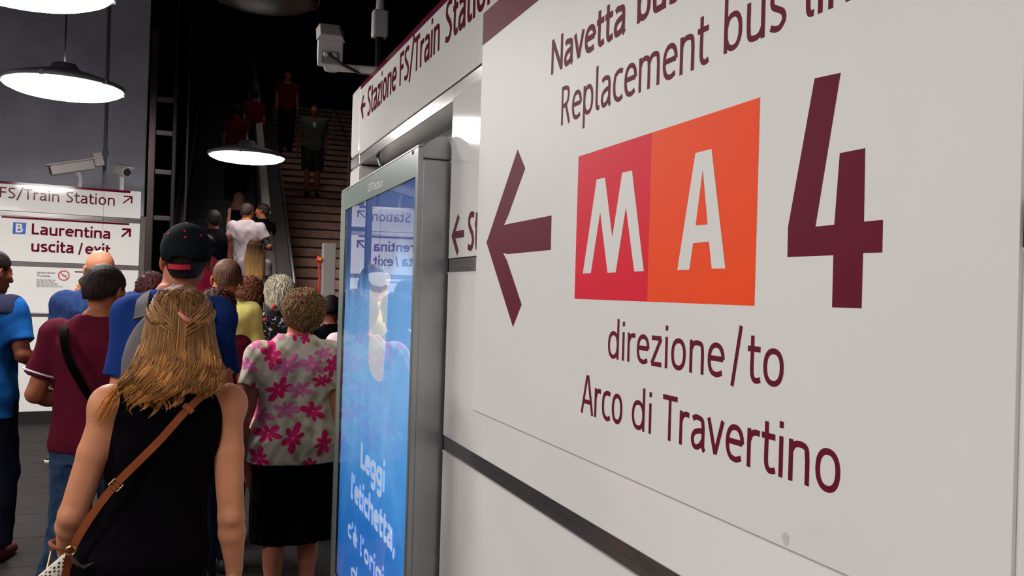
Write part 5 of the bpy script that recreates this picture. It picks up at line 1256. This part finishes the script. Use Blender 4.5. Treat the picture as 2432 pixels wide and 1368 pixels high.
# --- 11. grey-haired woman, black and white top with red roses
CL['bw'] = speck('black_white_print', srgb(24, 22, 26), srgb(150, 146, 150), 26, .62)
P11 = ground(664, 0, 5.8)
c11 = figure('grey-haired woman in a black and white patterned top with red roses', P11, hgt(655, 668, 5.8)-.01, 0, 'f', 1.12, 0, SK['rosy'], turn=-.3, stride=.07, shoulder=.165, h=.010, top=dict(m=CL['bw'], hem=.84, loose=.022, sleeve=1.6), bottom=dict(m=CL['black']),
       hair=dict(m=HM['grey'], style='bob', amp=.004, thick=.016, wisps=1500, nape=1.475, seed=41, ripple=(24, 24, 4)))
M['rose'] = mat('rose_red', srgb(170, 18, 50), rough=.8)
g = random.Random(4)
for (px, py) in ((652, 729), (631, 760), (620, 774), (606, 790), (640, 800), (612, 745)):
    y_ = P11[1]-.14; v = ray(px, py); p = EYE+v*(y_/v[1]); mb = MB()
    for r_, z_ in ((.013, 0), (.009, -.004)):
        mb.lathe([(r_, -.002), (r_*1.15, .0), (r_*.9, .004), (.0005, .006)], p+np.array([g.uniform(-.003, .003), z_+.02, 0]), 9, axis=(0, -1, .1))
    mb.build('rose_print', M['rose'], c11['top'])
# --- 12, 13. right of the old woman
P12 = ground(787, 0, 6.5)
figure('dark-haired person in a black top right of the older woman, below the pillar', P12, hgt(704, 787, 6.5), 0, 'f', 1.0, 0, SK['tan'], turn=.2, nod=.3, stride=.08, h=.010, top=dict(m=CL['black'], hem=.85, neckr=.088, zneck=1.40), bottom=dict(m=CL['navy']),
       hair=dict(m=HM['black'], amp=.002, thick=.012, seed=51, nape=1.54))
CL['pink'] = cloth_mat('pale_pink_shirt', srgb(224, 200, 202), noise=.05)
P13 = ground(862, 0, 5.1)
figure('person in a pale pink shirt mostly hidden behind the light box', P13, 1.60, 0, 'f', 1.1, 0, SK['light'], stride=.08, h=.010, top=dict(m=CL['pink'], hem=.82, loose=.022, sleeve=.8), bottom=dict(m=CL['navy'], kind='shorts', hem=.5),
       hair=dict(m=HM['brown'], amp=.002, thick=.012, seed=53))
# --- on the escalator and stairs
def on_steps(px, D, kind='esc'):
    p = at(px, 684, D); t = float((p-SO)@SD)
    z = max(0, math.floor(t/.4)*.2+.04) if kind == 'esc' else (math.floor(t/RUN)+1)*RISE
    return np.array([p[0], p[1], max(z, 0.)])
CL['white'] = cloth_mat('white_jersey', srgb(160, 146, 148), noise=.08); CL['olive'] = cloth_mat('olive_grey_cloth', srgb(96, 98, 84)); CL['dgreen'] = cloth_mat('dark_olive_cloth', srgb(52, 54, 46)); CL['rust'] = cloth_mat('rust_red_cloth', srgb(110, 30, 30)); CL['pinkred'] = cloth_mat('raspberry_cloth', srgb(112, 16, 40))
P14 = on_steps(580, 10.7); 
w14 = figure('man in a white T-shirt with tattooed arms standing on the escalator', P14, hgt(484, 592, 10.7)-P14[2], 0, 'm', 1.0, 0, SK['mid'], ('hang', ((.30, -.03, 1.14), (.16, .10, 1.28), (-.6, .4, .5), (.5, .2, .8))), turn=.5, nod=.35, stride=.04, h=.012, fine=False,
    top=dict(m=CL['white'], hem=.82, loose=.024, sleeve=.6, seed=16, fold=.006), bottom=dict(m=CL['navy']), hair=dict(m=HM['dark'], amp=.0015, thick=.012, seed=18))
sh, el = w14['AJ'][1][:2]; M['ink'] = mat('tattoo_ink', srgb(40, 46, 54), rough=.6)
mb = MB().tube([sh+(el-sh)*.62, sh+(el-sh)*.76, sh+(el-sh)*.9], [.0455, .0475, .0435], 14, cap=False); mk('tattoo', w14['W'](np.array(mb.V)), mb.F, M['ink'], w14['root'], True)
P15 = on_steps(602, 10.0)
figure('girl with long straight blond hair and a white top at the foot of the escalator', P15, hgt(567, 600, 10.0)-P15[2], 0, 'f', .95, 0, SK['mid'], stride=.03, h=.012, fine=False, top=dict(m=CL['white'], hem=.86, loose=.022, sleeve=.6), bottom=dict(m=CL['navy']),
       hair=dict(m=HM['blond'], style='long', length=.42, amp=.003, thick=.012, ripple=(24, 24, 2), seed=61))
P16 = on_steps(618, 11.3)
figure('person in black leaning at the right handrail beside the white T-shirt', P16, hgt(484, 620, 11.3)-P16[2], -.5, 'f', 1.0, 0, SK['mid'], turn=-.6, stride=.03, h=.013, fine=False, top=dict(m=CL['black'], hem=.84, sleeve=1.5), bottom=dict(m=CL['black']), hair=dict(m=HM['dark'], amp=.002, seed=63))
P17 = on_steps(562, 11.9)
figure('bare-shouldered woman higher on the escalator above the white T-shirt', P17, hgt(458, 572, 11.9)-P17[2], .2, 'f', .95, 0, SK['rosy'], turn=.8, stride=.03, h=.013, fine=False, top=dict(m=CL['black'], kind='tank', hem=.84), bottom=dict(m=CL['navy']), hair=dict(m=HM['brown'], style='long', length=.22, amp=.002, seed=64))
P18 = on_steps(503, 10.3)
figure('dim person in black with bare arms at the left side of the escalator', P18, hgt(500, 503, 10.3)-P18[2], 0, 'm', 1.0, 0, SK['brown'], stride=.03, h=.013, fine=False, top=dict(m=CL['black'], kind='tank', hem=.84), bottom=dict(m=CL['navy']), hair=dict(m=HM['black'], amp=.002, seed=65))
P24 = on_steps(488, 9.4)
figure('person in a raspberry top at the foot of the escalator behind the black cap', P24, 1.72, 0, 'f', 1.0, 0, SK['mid'], stride=.03, h=.013, fine=False, top=dict(m=CL['pinkred'], hem=.84, sleeve=.6), bottom=dict(m=CL['navy']), hair=dict(m=HM['black'], amp=.002, seed=75))
P19 = on_steps(733, 14.9, 'st')
d19 = figure('man in an olive grey T-shirt walking down the stairs', P19, 1.66, math.pi+.1, 'm', 1.08, 0, SK['mid'], ('hang', 'back'), stride=.12, h=.013, fine=False, top=dict(m=CL['olive'], hem=.84, loose=.025, sleeve=.75, seed=19), bottom=dict(m=CL['dgreen'], kind='shorts', hem=.50, loose=.03), hair=dict(m=HM['black'], amp=.002, seed=66))
M['patch'] = mat('white_shirt_print', srgb(215, 215, 215), rough=.8)
mb = MB().lathe([(.0005, .002), (.032, .002), (.034, -.004)], (-.012, .152, 1.30), 14, axis=(0, 1, .1)); Vp = np.array(mb.V); Vp[:, 2] = 1.30+(Vp[:, 2]-1.30)*1.6; mk('chest_print', d19['W'](Vp), mb.F, M['patch'], d19['top'], True)
P20 = on_steps(548, 14.4)
figure('person in a rust red top near the head of the escalator', P20, 1.66, 0, 'f', 1.0, 0, SK['mid'], stride=.03, h=.015, fine=False, top=dict(m=CL['rust'], hem=.84, sleeve=.6), bottom=dict(m=CL['navy']), hair=dict(m=HM['dark'], amp=.002, seed=67))
P21 = on_steps(590, 15.6)
figure('person in a raspberry top beside the deck strip at the head of the escalator', P21, 1.62, 0, 'f', 1.0, 0, SK['mid'], stride=.03, h=.015, fine=False, top=dict(m=CL['pinkred'], hem=.84, sleeve=.6), bottom=dict(m=CL['black']), hair=dict(m=HM['dark'], amp=.002, seed=68))
P22 = on_steps(668, 16.8, 'st')
figure('dim person high on the stairs behind the man in olive grey', P22, 1.62, math.pi, 'm', 1.0, 0, SK['mid'], stride=.1, h=.015, fine=False, top=dict(m=CL['rust'], hem=.84), bottom=dict(m=CL['navy']), hair=dict(m=HM['black'], amp=.002, seed=69))
# --- walker whose white-soled shoe shows between the trousers
M['sole_w'] = mat('white_sole', srgb(214, 204, 186), rough=.6)
P23 = ground(209, 0, 7.4)
figure('person in dark clothes with white-soled shoes walking behind the man in maroon', P23, 1.66, -1.35, 'm', .95, 0, SK['mid'], stride=.26, h=.011, fine=False, top=dict(m=CL['royal'], hem=.85), bottom=dict(m=CL['navy']), shoes=dict(sole=M['sole_w']), hair=dict(m=HM['dark'], amp=.002, seed=70))
